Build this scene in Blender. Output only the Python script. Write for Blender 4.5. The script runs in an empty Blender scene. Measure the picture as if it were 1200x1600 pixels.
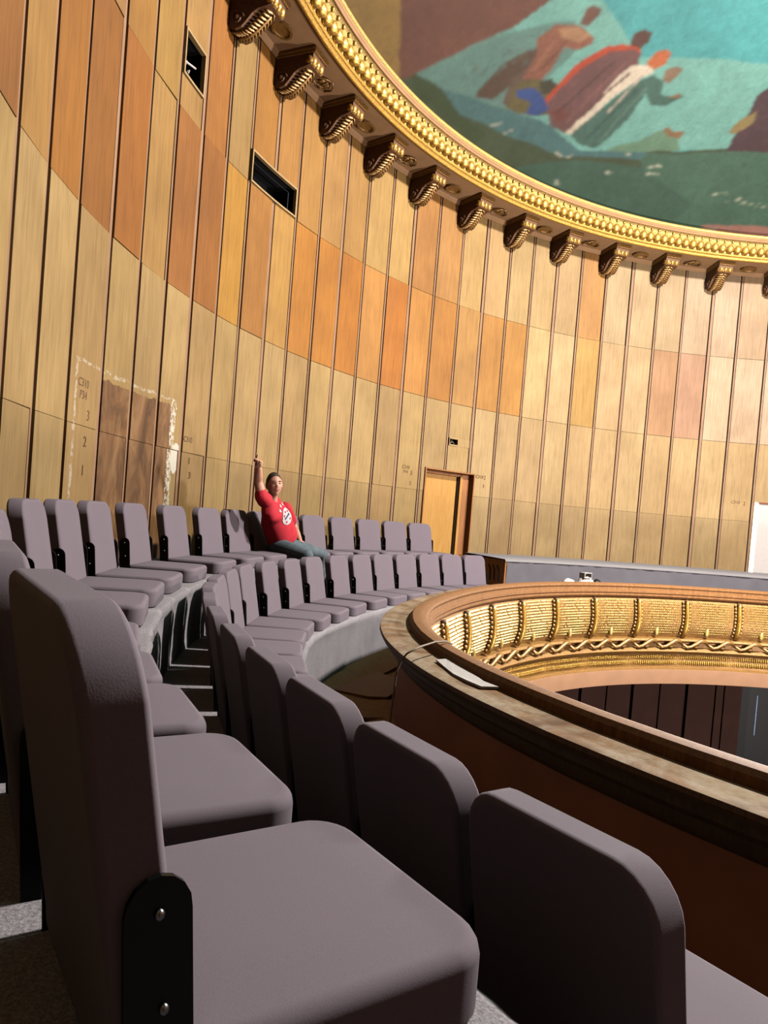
import bpy, bmesh, math, random
import numpy as np
from mathutils import Vector, Matrix, noise
from math import sin, cos, pi, radians, degrees, atan2, hypot, sqrt
random.seed(7)
scene = bpy.context.scene
col = scene.collection
R = 9.0

# ------------------------------------------------------------------ camera
FPX, PITCH, ROLL = 1133.8, -.027, .0804
CAM = Vector((-.7394*R, -.6138*R, 0.0))
PX0, PY0 = 600.0, 840.0
cd = bpy.data.cameras.new('camera'); co = bpy.data.objects.new('camera', cd); col.objects.link(co)
cd.sensor_fit = 'VERTICAL'; cd.sensor_height = 24.0; cd.lens = FPX*24.0/1600.0
cd.shift_y = (PY0-800)/1600.0
cd.clip_start = .02; cd.clip_end = 200
_X = Vector((1, 0, 0)); _U = Vector((0, -sin(PITCH), cos(PITCH))); _W = Vector((0, cos(PITCH), sin(PITCH)))
_r = cos(ROLL)*_X + sin(ROLL)*_U; _u = -sin(ROLL)*_X + cos(ROLL)*_U
co.matrix_world = Matrix(((_r.x, _u.x, -_W.x, CAM.x), (_r.y, _u.y, -_W.y, CAM.y), (_r.z, _u.z, -_W.z, CAM.z), (0, 0, 0, 1)))
scene.camera = co

# ------------------------------------------------------------------ world, lights, exposure
w = bpy.data.worlds.new('world'); scene.world = w; w.use_nodes = True
w.node_tree.nodes['Background'].inputs[0].default_value = (1, .82, .68, 1)
w.node_tree.nodes['Background'].inputs[1].default_value = .036
scene.view_settings.view_transform = 'Standard'; scene.view_settings.look = 'None'
scene.view_settings.gamma = 1; scene.view_settings.use_curve_mapping = False
scene.view_settings.exposure = 0.0
scene.render.film_transparent = False
def lamp(name, loc, energy, radius, color=(1, 1, 1)):
    l = bpy.data.lights.new(name, 'POINT'); l.energy = energy; l.shadow_soft_size = radius; l.color = color
    o = bpy.data.objects.new(name, l); o.location = loc; col.objects.link(o); return o
lamp('chandelier_light', (0.3, .2, 7.3), 31000, .25, (1, .965, .93))
lamp('stage_light', (-.8, 3.4, 1.7), 5600, .25, (1, .95, .92))

lamp('lower_hall_fill', (2, -2, -4.2), 8000, .4, (1, .9, .85))  # added fill, no lamp seen down there; keeps the lower hall from going black

# ------------------------------------------------------------------ helpers
def at(px, py, rad=R):
    """the point on the cylinder of radius rad (far side) that a photo pixel shows"""
    x = (px-PX0)/FPX; y = -(py-PY0)/FPX
    d = _W + _r*x + _u*y
    a = d.x**2+d.y**2; b = 2*(CAM.x*d.x+CAM.y*d.y); c = CAM.x**2+CAM.y**2-rad**2
    t = (-b+sqrt(max(b*b-4*a*c, 0)))/(2*a)
    return CAM + d*t
def pol(az, r, z):
    a = radians(az); return (sin(a)*r, cos(a)*r, z)
def azof(p): return degrees(atan2(p[0], p[1]))
def tag(o, label=None, cat=None, group=None, kind=None):
    if label: o['label'] = label
    if cat: o['category'] = cat
    if group: o['group'] = group
    if kind: o['kind'] = kind
    return o
def empty(name, loc=(0, 0, 0), rz=0.0, label=None, cat=None, group=None, kind=None):
    o = bpy.data.objects.new(name, None); o.location = loc; o.rotation_euler = (0, 0, rz); o.empty_display_size = .1
    col.objects.link(o); return tag(o, label, cat, group, kind)
def make(name, V, F, mat, parent=None, smooth=False, loc=None, rz=None, kind=None):
    me = bpy.data.meshes.new(name); me.from_pydata([tuple(v) for v in V], [], F); me.update()
    me.materials.append(mat)
    if smooth: me.polygons.foreach_set('use_smooth', [True]*len(me.polygons))
    return link(name, me, parent, loc, rz, kind)
def link(name, me, parent=None, loc=None, rz=None, kind=None):
    o = bpy.data.objects.new(name, me); col.objects.link(o)
    if parent: o.parent = parent
    if loc is not None: o.location = loc
    if rz is not None: o.rotation_euler = (0, 0, rz)
    if kind: o['kind'] = kind
    return o
class MB:
    def __init__(s): s.v = []; s.f = []
    def add(s, V, F):
        n = len(s.v); s.v += [tuple(v) for v in V]; s.f += [tuple(i+n for i in f) for f in F]
    def box(s, c, h, rot=None):
        V = [Vector((x*h[0], y*h[1], z*h[2])) for x in (-1, 1) for y in (-1, 1) for z in (-1, 1)]
        if rot is not None: V = [rot @ v for v in V]
        s.add([v+Vector(c) for v in V], [(0, 1, 3, 2), (4, 6, 7, 5), (0, 4, 5, 1), (2, 3, 7, 6), (0, 2, 6, 4), (1, 5, 7, 3)])
    def arcbox(s, a0, a1, r0, r1, z0, z1, n=1):
        """block between two azimuths, radii and heights"""
        V = []
        for i in range(n+1):
            a = a0+(a1-a0)*i/n
            V += [pol(a, r0, z0), pol(a, r1, z0), pol(a, r1, z1), pol(a, r0, z1)]
        F = []
        for i in range(n):
            b = 4*i
            for k in range(4): F.append((b+k, b+(k+1) % 4, b+4+(k+1) % 4, b+4+k))
        F += [(3, 2, 1, 0), (4*n, 4*n+1, 4*n+2, 4*n+3)]
        s.add(V, F)
    def sweep(s, prof, a0, a1, n, radf=None, closed=False):
        """revolve the (r,z) profile between azimuths"""
        m = len(prof); V = []
        for i in range(n+1):
            a = a0+(a1-a0)*i/n; d = radf(a) if radf else 0
            V += [pol(a, r+d, z) for r, z in prof]
        F = []
        for i in range(n):
            for k in range(m if closed else m-1):
                k2 = (k+1) % m
                F.append((i*m+k, i*m+k2, (i+1)*m+k2, (i+1)*m+k))
        s.add(V, F)
    def tube(s, pts, rad, n=8, cap=True):
        pts = [Vector(p) for p in pts]; V = []; F = []
        rad = rad if isinstance(rad, (list, tuple)) else [rad]*len(pts)
        prev = None
        for i, p in enumerate(pts):
            t = (pts[min(i+1, len(pts)-1)]-pts[max(i-1, 0)]).normalized()
            if prev is None: u = t.orthogonal().normalized()
            else: u = (prev-t*prev.dot(t)).normalized()
            prev = u; v = t.cross(u)
            V += [p+(u*cos(2*pi*k/n)+v*sin(2*pi*k/n))*rad[i] for k in range(n)]
        for i in range(len(pts)-1):
            for k in range(n): F.append((i*n+k, i*n+(k+1) % n, (i+1)*n+(k+1) % n, (i+1)*n+k))
        if cap: F += [tuple(range(n))[::-1], tuple((len(pts)-1)*n+k for k in range(n))]
        s.add(V, F)
    def ball(s, c, r, nu=8, nv=6, rot=None):
        r = r if isinstance(r, (tuple, list)) else (r, r, r); V = []; F = []
        for j in range(nv+1):
            th = pi*j/nv
            for i in range(nu):
                p = Vector((r[0]*sin(th)*cos(2*pi*i/nu), r[1]*sin(th)*sin(2*pi*i/nu), r[2]*cos(th)))
                if rot is not None: p = rot @ p
                V.append(p+Vector(c))
        for j in range(nv):
            for i in range(nu): F.append((j*nu+i, (j+1)*nu+i, (j+1)*nu+(i+1) % nu, j*nu+(i+1) % nu))
        s.add(V, F)
    def build(s, name, mat, parent=None, smooth=False, loc=None, rz=None, kind=None):
        return make(name, s.v, s.f, mat, parent, smooth, loc, rz, kind)
    def mesh(s, name, mat, smooth=False):
        me = bpy.data.meshes.new(name); me.from_pydata(s.v, [], s.f); me.update(); me.materials.append(mat)
        if smooth: me.polygons.foreach_set('use_smooth', [True]*len(me.polygons))
        return me

# ------------------------------------------------------------------ materials
ALB = .14      # painted and wooden surfaces reflect about this share of their brightly lit look
def L(c): return tuple(ALB*((x/255)/12.92 if x/255 <= .04045 else ((x/255+.055)/1.055)**2.4) for x in c)+(1,)
class NT:
    def __init__(s, name):
        s.m = bpy.data.materials.new(name); s.m.use_nodes = True; s.t = s.m.node_tree; s.b = s.t.nodes['Principled BSDF']
    def n(s, typ, **kw):
        x = s.t.nodes.new(typ)
        for k, v in kw.items(): setattr(x, k, v)
        return x
    def l(s, a, b): s.t.links.new(a, b)
    def noise(s, scale, detail=4, rough=.55, vec=None, stretch=None, coord='Object', dist=0):
        tc = s.n('ShaderNodeTexCoord'); src = tc.outputs[coord]
        if stretch:
            mp = s.n('ShaderNodeMapping'); mp.inputs['Scale'].default_value = stretch; s.l(src, mp.inputs[0]); src = mp.outputs[0]
        nz = s.n('ShaderNodeTexNoise'); nz.inputs['Scale'].default_value = scale; nz.inputs['Detail'].default_value = detail
        nz.inputs['Roughness'].default_value = rough; nz.inputs['Distortion'].default_value = dist
        s.l(src if vec is None else vec, nz.inputs['Vector']); return nz.outputs['Fac']
    def ramp(s, fac, stops):
        r = s.n('ShaderNodeValToRGB'); e = r.color_ramp.elements
        while len(e) < len(stops): e.new(.5)
        for i, (p, c) in enumerate(stops): e[i].position = p; e[i].color = c if len(c) == 4 else c+(1,)
        s.l(fac, r.inputs[0]); return r.outputs[0]
    def mix(s, fac, a, b, mode='MIX'):
        x = s.n('ShaderNodeMix', data_type='RGBA', blend_type=mode)
        for sock, v in ((x.inputs[0], fac), (x.inputs[6], a), (x.inputs[7], b)):
            if isinstance(v, (int, float)): sock.default_value = v
            elif isinstance(v, tuple): sock.default_value = v
            else: s.l(v, sock)
        return x.outputs[2]
    def math(s, op, a, b=None, c=None):
        x = s.n('ShaderNodeMath', operation=op)
        for i, v in enumerate((a, b, c)):
            if v is None: continue
            if isinstance(v, (int, float)): x.inputs[i].default_value = v
            else: s.l(v, x.inputs[i])
        return x.outputs[0]
    def bump(s, h, strength=.2, dist=.01):
        b = s.n('ShaderNodeBump'); b.inputs['Strength'].default_value = strength; b.inputs['Distance'].default_value = dist
        s.l(h, b.inputs['Height']); s.l(b.outputs[0], s.b.inputs['Normal'])
    def out(s, colr, rough=.6, metal=0.0):
        s.b.inputs['Specular IOR Level'].default_value = .10 if metal < .2 else .5
        if isinstance(colr, tuple): s.b.inputs['Base Color'].default_value = colr
        else: s.l(colr, s.b.inputs['Base Color'])
        if isinstance(rough, (int, float)): s.b.inputs['Roughness'].default_value = rough
        else: s.l(rough, s.b.inputs['Roughness'])
        s.b.inputs['Metallic'].default_value = metal; return s.m
def plain(name, rgb, rough=.6, metal=0., var=.15, scale=20, bump=0.):
    t = NT(name); c = L(rgb); nz = t.noise(scale)
    d = tuple(x*(1-var) for x in c[:3]); e = tuple(min(1, x*(1+var)) for x in c[:3])
    cc = t.ramp(nz, [(.3, d), (.7, e)])
    if bump: t.bump(nz, bump, .005)
    return t.out(cc, rough, metal)
def fabric(name, rgb, var=.1):
    t = NT(name); c = L(rgb); a = t.noise(2.5, 2); b = t.noise(420, 2)
    f = t.math('MULTIPLY_ADD', b, .6, t.math('MULTIPLY', a, .4))
    cc = t.ramp(f, [(.3, tuple(x*(1-var) for x in c[:3])), (.7, tuple(x*(1+var) for x in c[:3]))])
    t.bump(b, .12, .002); 
    return t.out(cc, .92)
def wood(name, light, dark, scale=1.0, rough=.55, use_obj=False, patch=False):
    t = NT(name)
    g = t.noise(6*scale, 6, .6, stretch=(6, 6, .35), dist=.6)
    g2 = t.noise(40*scale, 3, .6, stretch=(5, 5, .12))
    f = t.math('MULTIPLY_ADD', g, .6, t.math('MULTIPLY', g2, .4))
    c = t.ramp(f, [(.34, L(dark)), (.5, tuple((a+b)/2 for a, b in zip(L(light), L(dark)))), (.66, L(light))])
    if use_obj:
        oi = t.n('ShaderNodeObjectInfo')
        v = t.ramp(f, [(.3, (.66, .60, .48)), (.5, (1.0, .98, .93)), (.68, (1.18, 1.15, 1.08))])
        big = t.noise(1.3, 3); v2 = t.ramp(big, [(.3, (.84, .80, .72)), (.7, (1.1, 1.09, 1.06))])
        c = t.mix(1.0, oi.outputs['Color'], v, 'MULTIPLY'); c = t.mix(1.0, c, v2, 'MULTIPLY')
        # soiling low on the wall
        geo = t.n('ShaderNodeNewGeometry'); sp = t.n('ShaderNodeSeparateXYZ'); t.l(geo.outputs['Position'], sp.inputs[0])
        z = sp.outputs[2]
        so = t.math('MULTIPLY', t.ramp(z, [(0, (1, 1, 1)), (.6, (0, 0, 0))]), t.ramp(t.noise(2.2, 5), [(.4, (0, 0, 0)), (.65, (1, 1, 1))]))
        c = t.mix(t.math('MULTIPLY', so, .22), c, L((150, 112, 62)))
        if patch:
            az = t.math('ARCTAN2', sp.outputs[0], sp.outputs[1])
            nz = t.math('MULTIPLY', t.math('SUBTRACT', t.noise(9, 4), .5), .09)
            azn = t.math('MULTIPLY_ADD', nz, .12, az)
            zn = t.math('ADD', z, nz)
            def band(x, lo, hi): return t.math('MULTIPLY', t.math('GREATER_THAN', x, lo), t.math('LESS_THAN', x, hi))
            top = t.math('MULTIPLY', band(azn, radians(-88.3), radians(-79.25)), t.math('LESS_THAN', zn, .93))
            dk = t.ramp(t.noise(3.2, 6, .65, stretch=(1, 1, .45), dist=1.2), [(.38, L((84, 50, 22))), (.5, L((128, 84, 46))), (.62, L((160, 116, 74)))])
            c = t.mix(t.math('MULTIPLY', top, .92), c, dk)
            rag = t.ramp(t.noise(20, 5, .75), [(.46, (0, 0, 0)), (.53, (1, 1, 1))])
            wl = t.math('MULTIPLY', band(azn, radians(-79.5), radians(-78.85)), band(z, -.1, 1.0))
            wt = t.math('MULTIPLY', band(azn, radians(-91.1), radians(-79)), band(zn, .975, 1.0))
            wl2 = t.math('MULTIPLY', band(azn, radians(-91.3), radians(-91.05)), band(z, -.6, 1.0))
            # splash blob
            da = t.math('MULTIPLY', t.math('SUBTRACT', azn, radians(-78.5)), 9.0); dz = t.math('MULTIPLY', t.math('SUBTRACT', zn, .43), .62)
            bl = t.math('LESS_THAN', t.math('ADD', t.math('MULTIPLY', da, da), t.math('MULTIPLY', dz, dz)), .0085)
            m = t.math('MULTIPLY', t.math('ADD', wt, wl2), t.math('MULTIPLY', rag, .5))
            m = t.math('MAXIMUM', t.math('MAXIMUM', m, t.math('MULTIPLY', wl, rag)), bl)
            c = t.mix(m, c, L((236, 226, 205)))
    t.bump(g2, .12, .003)
    return t.out(c, rough)
M = {}
M['seat'] = fabric('seat_fabric', (142, 126, 135))
M['black'] = plain('black_steel', (12, 12, 13), .4, .0)
M['bolt'] = plain('bolt_steel', (200, 200, 205), .3, 1.0)
M['panel'] = wood('wall_panel_wood', (230, 190, 130), (190, 140, 80), use_obj=True)
M['panel_patch'] = wood('wall_panel_wood_stained', (230, 190, 130), (190, 140, 80), use_obj=True, patch=True)
M['batten'] = wood('batten_wood', (200, 154, 118), (152, 110, 80))
M['backing'] = plain('dark_wall_cavity', (40, 24, 18), .9)
M['door'] = wood('door_wood', (232, 176, 92), (205, 140, 58))
M['frame'] = wood('frame_wood', (214, 140, 80), (150, 92, 48))
M['soffit'] = plain('soffit_paint', (206, 156, 108), .75, var=.1, scale=5)
def gold(name, a, b, metal=.75, rough=.38, sc=60):
    t = NT(name); nz = t.noise(sc, 4); k = .25/ALB; c = t.ramp(nz, [(.35, tuple(k*x for x in L(b)[:3])), (.6, tuple(k*x for x in L(a)[:3]))]); t.bump(nz, .3, .01); return t.out(c, rough, metal)
M['gold'] = gold('gilding', (236, 186, 84), (176, 122, 44))
M['gold_dull'] = gold('worn_gilding', (228, 190, 96), (150, 110, 48), .55, .45, 90)
M['bracket'] = plain('bracket_paint', (130, 88, 58), .5, var=.25, scale=30)
M['antique'] = gold('antique_gold', (196, 142, 66), (104, 70, 34), .6, .42, 80)
t = NT('carpet'); a_ = t.noise(160, 3, .8); b_ = t.noise(3.5, 4)
c_ = t.ramp(a_, [(.36, L((150, 140, 144))), (.5, L((182, 172, 174))), (.64, L((212, 203, 203)))]); c2_ = t.ramp(b_, [(.3, (.86, .85, .86)), (.7, (1.05, 1.05, 1.05))])
cc_ = t.mix(1.0, c_, c2_, 'MULTIPLY'); t.bump(a_, .5, .006); M['carpet'] = t.out(cc_, .97)
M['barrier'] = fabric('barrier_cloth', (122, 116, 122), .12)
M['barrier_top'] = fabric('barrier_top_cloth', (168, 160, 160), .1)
M['rail'] = wood('rail_wood', (186, 128, 66), (120, 72, 34), 1.2, .75)
# dusty ledge: dust lies on it in worn patches
t = NT('ledge_wood'); g_ = t.noise(5, 5, stretch=(1, 1, 1)); d1 = t.noise(3.5, 7, .7, dist=.8); d2 = t.noise(34, 5, .7)
bc = t.ramp(g_, [(.35, L((124, 84, 46))), (.65, L((168, 120, 70)))])
df = t.math('MULTIPLY', t.ramp(d1, [(.40, (0, 0, 0)), (.56, (1, 1, 1))]), t.ramp(d2, [(.3, (.35, .35, .35)), (.62, (1, 1, 1))]))
M['ledge'] = t.out(t.mix(t.math('MULTIPLY', df, .75), bc, L((204, 184, 154))), .9)
M['ledge_side'] = wood('ledge_side_wood', (140, 104, 62), (88, 62, 34), 1.2, .6)
M['fascia'] = plain('fascia_paint', (214, 134, 88), .7, var=.12, scale=3)
M['plain_band'] = plain('band_paint', (188, 140, 104), .7, var=.08, scale=4)
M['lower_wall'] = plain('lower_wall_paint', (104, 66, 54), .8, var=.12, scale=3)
M['dark'] = plain('dark_void', (14, 14, 16), .9)
M['white'] = plain('white_paint', (226, 214, 206), .6, var=.03)
M['paper'] = plain('paper', (232, 220, 212), .8, var=.05)
M['walk'] = wood('old_floor_covering', (250, 200, 140), (190, 144, 92), .6, .8)
M['walk_dark'] = plain('old_floor_edge', (44, 32, 24), .9)
M['cable'] = plain('cable_rubber', (150, 128, 104), .6)
M['rot'] = plain('red_metal', (150, 70, 50), .6)

# ------------------------------------------------------------------ wall
SEAM = [-98.97, -95.63, -92.14, -88.39, -84.66, -81.29, -77.98, -74.5, -71.25, -67.75, -64.34, -60.87, -57.49, -53.96, -50.38,
        -46.94, -43.19, -39.43, -35.87, -32.24, -28.84, -25.29, -21.72, -18.11, -14.56, -10.86, -7.21, -3.53, 0.05, 3.83]
lo = [SEAM[0]-3.52*i for i in range(9, 0, -1)]; hi = [SEAM[-1]+3.6*i for i in range(1, 8)]
K0 = -len(lo); SEAM = lo+SEAM+hi
ZS = 5.385; ZB, ZC, ZD = 3.722, 2.056, .5112
FLOOR_AISLE = -.99; WALK = -1.45
wall = empty('wall_left', (0, 0, 0), 0, 'curved gallery wall clad in upright plywood panels of tan and orange', None, None, 'structure')

mb = MB(); mb.sweep([(9.0, -2.4), (9.0, ZS+.1)], 32, 215, 120); mb.build('wall_back', M['fascia']); tag(bpy.data.objects['wall_back'], kind='structure')
RA = {-1: (178, 116, 50), 3: (190, 135, 62), 4: (190, 146, 74), 5: (196, 150, 88), 6: (190, 124, 54), 7: (192, 152, 92), 8: (192, 132, 56), 9: (200, 142, 70), 10: (204, 150, 78),
      11: (200, 150, 84), 12: (202, 152, 84), 13: (206, 164, 98), 14: (208, 166, 100), 15: (198, 138, 72), 16: (204, 148, 82), 17: (212, 172, 110), 18: (216, 174, 118), 19: (204, 170, 116), 20: (212, 176, 122),
      21: (212, 176, 126), 22: (206, 150, 84), 23: (206, 176, 134), 24: (208, 176, 132), 25: (208, 176, 134), 26: (214, 182, 148), 27: (212, 180, 148), 28: (208, 172, 134), 29: (214, 178, 150)}
RB = {-1: (176, 114, 48), 0: (200, 150, 82), 1: (192, 126, 46), 2: (180, 116, 46), 3: (188, 118, 44), 4: (198, 152, 88), 5: (186, 120, 54), 6: (182, 116, 48), 7: (208, 152, 62), 8: (190, 130, 60), 9: (208, 158, 84),
      10: (212, 142, 54), 11: (206, 136, 50), 12: (206, 132, 44), 13: (214, 152, 78), 14: (208, 130, 46), 15: (214, 150, 74), 16: (206, 140, 62), 17: (212, 158, 88), 18: (208, 148, 72), 19: (208, 148, 68),
      20: (220, 186, 130), 21: (224, 190, 140), 22: (214, 168, 92), 23: (216, 178, 130), 24: (222, 186, 138), 25: (202, 152, 108), 26: (204, 156, 124), 27: (224, 192, 160), 28: (222, 188, 156), 29: (222, 188, 160)}
HOLES = [(-81.0, -78.25, 4.03, 4.45), (-71.1, -64.5, 3.74, 4.10), (-39.1, -37.8, 1.34, 1.47), (-42.3, -34.95, -1.5, .89), (4.65, 12, -1.5, .905)]
def pieces(rect):
    out = [rect]
    for h in HOLES:
        nxt = []
        for (a0, a1, z0, z1) in out:
            if h[0] >= a1 or h[1] <= a0 or h[2] >= z1 or h[3] <= z0: nxt.append((a0, a1, z0, z1)); continue
            b0, b1 = max(a0, h[0]), min(a1, h[1])
            if h[3] < z1: nxt.append((a0, a1, h[3], z1))
            if h[2] > z0: nxt.append((a0, a1, z0, h[2]))
            zz0, zz1 = max(z0, h[2]), min(z1, h[3])
            if b0-a0 > .12: nxt.append((a0, b0, zz0, zz1))
            if a1-b1 > .12: nxt.append((b1, a1, zz0, zz1))
        out = nxt
    return out
def panel(a0, a1, z0, z1, rgb, patch, i):
    r0 = 9.0+random.uniform(-.004, .004); r1 = r0+random.uniform(-.004, .006)
    e = .05; V = []
    for (a, r) in ((a0, r0), (a1, r1)):
        V += [pol(a, r, z0), pol(a, r, z1), pol(a, 9.035, z0), pol(a, 9.035, z1)]
    F = [(0, 1, 5, 4), (2, 6, 7, 3), (0, 2, 3, 1), (4, 5, 7, 6), (1, 3, 7, 5), (0, 4, 6, 2)]
    o = make('panel', V, F, M['panel_patch'] if patch else M['panel'], wall)
    k = random.uniform(.76, .84)
    o.color = tuple(min(1, c*k) for c in L(rgb)[:3])+(1,)
for j in range(len(SEAM)-1):
    k = j+K0; a0, a1 = SEAM[j], SEAM[j+1]
    wide = (k % 3 == 0)
    gl, gr = .14, (.40 if wide else .27)          # slit, batten
    base_c = [(204, 168, 112), (210, 174, 116), (200, 162, 106), (206, 170, 110)][k % 4]
    if k > 17: base_c = [(214, 180, 128), (208, 172, 120), (212, 176, 124)][k % 3]
    base_d = tuple(int(c*.95) for c in base_c)
    rowsz = [(ZB, ZS+.02, RA.get(k, (200, 150, 90))), (ZC, ZB, RB.get(k, (196, 136, 66))), (ZD, ZC, base_c), (FLOOR_AISLE-.02, ZD, base_d)]
    for z0, z1, rgb in rowsz:
        zz0, zz1 = z0+(.0035 if z0 != ZD else .002), z1-(.0035 if z1 != ZD else .002)
        for (b0, b1, y0, y1) in pieces((a0+gr, a1-gl, zz0, zz1)):
            panel(b0, b1, y0, y1, rgb, -92.5 < a0 < -74 and z0 < 2.0, j)
    for (b0, b1, y0, y1) in pieces((a0+.07, a0+gr-.015, FLOOR_AISLE, ZS+.02)):
        mb = MB(); mb.arcbox(b0, b1, 9.016, 9.05, y0, y1); mb.build('batten', M['batten'], wall)
mb = MB(); cuts = sorted({-145.0, 32.0} | {h[0] for h in HOLES} | {h[1] for h in HOLES})
for c0_, c1_ in zip(cuts, cuts[1:]):
    for (b0, b1, y0, y1) in pieces((c0_, c1_, WALK, ZS+.03)):
        mb.sweep([(9.06, y0), (9.06, y1)], b0, b1, max(1, int((b1-b0)/.9)))
mb.build('wall_backing', M['backing'], wall)
# wall openings with frames
def opening(h, name, label, cat, frame=M['panel'], fw=.12, depth=.35):
    t = empty(name, pol((h[0]+h[1])/2, 9.0, h[2]), 0, label, cat)
    inv = Matrix.Translation(-Vector(t.location))
    def b(nm, mb, mat, par=t):
        o = mb.build(nm, mat, par); o.data.transform(inv); return o
    m = MB(); m.sweep([(9.03, h[2]), (9.0+depth, h[2]), (9.0+depth, h[3]), (9.03, h[3])], h[0], h[1], 4, closed=False)
    m.add([pol(h[0], 9.03, h[2]), pol(h[0], 9+depth, h[2]), pol(h[0], 9+depth, h[3]), pol(h[0], 9.03, h[3])], [(0, 1, 2, 3)])
    m.add([pol(h[1], 9.03, h[2]), pol(h[1], 9+depth, h[2]), pol(h[1], 9+depth, h[3]), pol(h[1], 9.03, h[3])], [(0, 1, 2, 3)])
    b('recess', m, M['dark'])
    m = MB(); f = fw
    m.arcbox(h[0], h[1], 8.985, 9.03, h[3]-.018, h[3]+.004, 4); m.arcbox(h[0], h[1], 8.985, 9.03, h[2]-.004, h[2]+.018, 4)
    m.arcbox(h[0]-.02, h[0]+f, 8.985, 9.03, h[2], h[3]); m.arcbox(h[1]-f, h[1]+.02, 8.985, 9.03, h[2], h[3])
    b('frame', m, frame)
    return t, b
FR = plain('opening_frame_wood', (196, 160, 108), .6)
FD = plain('opening_inner_steel', (60, 62, 64), .5)
t0, b = opening(HOLES[0], 'wall_hatch', 'small dark upright hatch with pale bars high on the panelled wall', 'hatch', FR)
m = MB()
for i in range(4):
    m.tube([pol(-80.7+.5*i, 9.10, 4.06+.05*i), pol(-80.4+.5*i, 9.12, 4.22), pol(-80.1+.4*i, 9.11, 4.40-.05*i)], .008, 6)
m.tube([pol(-80.8, 9.08, 4.2), pol(-78.5, 9.08, 4.3)], .01, 6)
b('grille', m, M['white'])
t0, b = opening(HOLES[1], 'wall_hatch', 'wide black rectangular recess in the upper part of the panelled wall', 'hatch', FR)
m = MB(); h = HOLES[1]
m.arcbox(h[0]+.1, h[1]-.25, 9.09, 9.10, h[3]-.055, h[3]-.045, 4); m.arcbox(h[1]-.36, h[1]-.28, 9.09, 9.10, h[2]+.02, h[3]-.05); b('inner_frame', m, FD)
t0, b = opening(HOLES[2], 'wall_vent', 'tiny dark square hole in the wall above the orange door', 'vent', FR, .03, .12)
m = MB(); m.tube([pol(-38.9, 9.05, 1.37), pol(-38.3, 9.04, 1.41), pol(-38.0, 9.05, 1.38)], .008, 6); m.tube([pol(-38.7, 9.05, 1.35), pol(-38.4, 9.04, 1.44)], .006, 6); b('loose_wire', m, M['cable'])

# door 1
d = empty('door_1', pol(-38.6, 9, FLOOR_AISLE), 0, 'orange wooden door set deep in a brown frame', None, None, 'structure')
inv = Matrix.Translation(-Vector(d.location))
def pd(nm, mb, mat, par, inv=inv, **k):
    o = mb.build(nm, mat, par, **k); o.data.transform(inv); return o
m = MB(); m.arcbox(-42.3, -36.55, 9.16, 9.2, FLOOR_AISLE, .84, 3); pd('door_leaf', m, M['door'], d)
m = MB(); m.arcbox(-36.55, -36.42, 9.13, 9.2, FLOOR_AISLE, .84); pd('door_stop', m, M['backing'], d)
m = MB(); m.arcbox(-36.42, -36.1, 9.08, 9.2, FLOOR_AISLE, .84); pd('door_jamb', m, M['door'], d)
m = MB(); m.arcbox(-36.1, -34.95, 9.1, 9.3, FLOOR_AISLE, .89); m.arcbox(-35.05, -34.9, 8.97, 9.2, FLOOR_AISLE, .9); m.arcbox(-42.42, -42.25, 8.97, 9.2, FLOOR_AISLE, .9); pd('door_reveal', m, M['frame'], d)
m = MB(); m.arcbox(-42.4, -34.9, 8.97, 9.2, .885, .905, 3); m.arcbox(-42.3, -35, 9.12, 9.2, .83, .886, 3); pd('door_lintel', m, M['frame'], d)
# door 2 (white)
d = empty('door_2', pol(8, 9, FLOOR_AISLE), 0, 'white door panel with a reddish top edge at the right end of the wall', None, None, 'structure')
inv2 = Matrix.Translation(-Vector(d.location))
m = MB(); m.arcbox(4.72, 12, 9.0, 9.05, FLOOR_AISLE, .88, 3); pd('door_leaf', m, M['white'], d, inv2)
m = MB(); m.arcbox(4.6, 12, 8.97, 9.06, .88, .905, 3); pd('door_lintel', m, M['rot'], d, inv2)
m = MB(); m.arcbox(4.2, 4.7, 8.985, 9.05, FLOOR_AISLE, .9, 1); pd('door_jamb', m, M['panel'], d, inv2)
d.children[-1].color = L((214, 178, 126))

# stencilled marks on the panels
INK = plain('stencil_ink', (128, 92, 60), .9)
def mark(txt, az, z, size, label):
    cu = bpy.data.curves.new('stencil', 'FONT'); cu.body = txt; cu.size = size; cu.extrude = .0008; cu.align_x = 'CENTER'; cu.resolution_u = 2
    o = bpy.data.objects.new('tmp', cu); col.objects.link(o)
    dg = bpy.context.evaluated_depsgraph_get(); me = bpy.data.meshes.new_from_object(o.evaluated_get(dg)); bpy.data.objects.remove(o)
    me.materials.clear(); me.materials.append(INK)
    a = radians(az); x = Vector((cos(a), -sin(a), 0)); n = Vector((-sin(a), -cos(a), 0)); u = Vector((0, 0, 1)); p = Vector(pol(az, 8.993, z))
    ob = bpy.data.objects.new('stencil_mark', me); col.objects.link(ob); ob.parent = wall
    ob.matrix_world = Matrix(((x.x, u.x, n.x, p.x), (x.y, u.y, n.y, p.y), (x.z, u.z, n.z, p.z), (0, 0, 0, 1)))
for txt, az, z, s in (('C310', -90.35, .80, .11), ('P34', -90.3, .71, .11), ('3', -89.6, .56, .14), ('2', -89.75, .36, .14), ('1', -89.8, .14, .14),
                      ('C310', -77.0, .62, .10), ('1', -76.6, .40, .12), ('3', -76.4, .25, .12), ('C310', -45.3, .83, .10), ('P34', -45.25, .76, .08), ('3', -44.4, .74, .12), ('2', -44.45, .58, .1),
                      ('C310', -34.1, .84, .10), ('2', -33.3, .83, .12), ('3', -33.4, .68, .1), ('C310', 1.8, .85, .1), ('2', 2.9, .83, .12)):
    mark(txt, az, z, s*.82, '')

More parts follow.
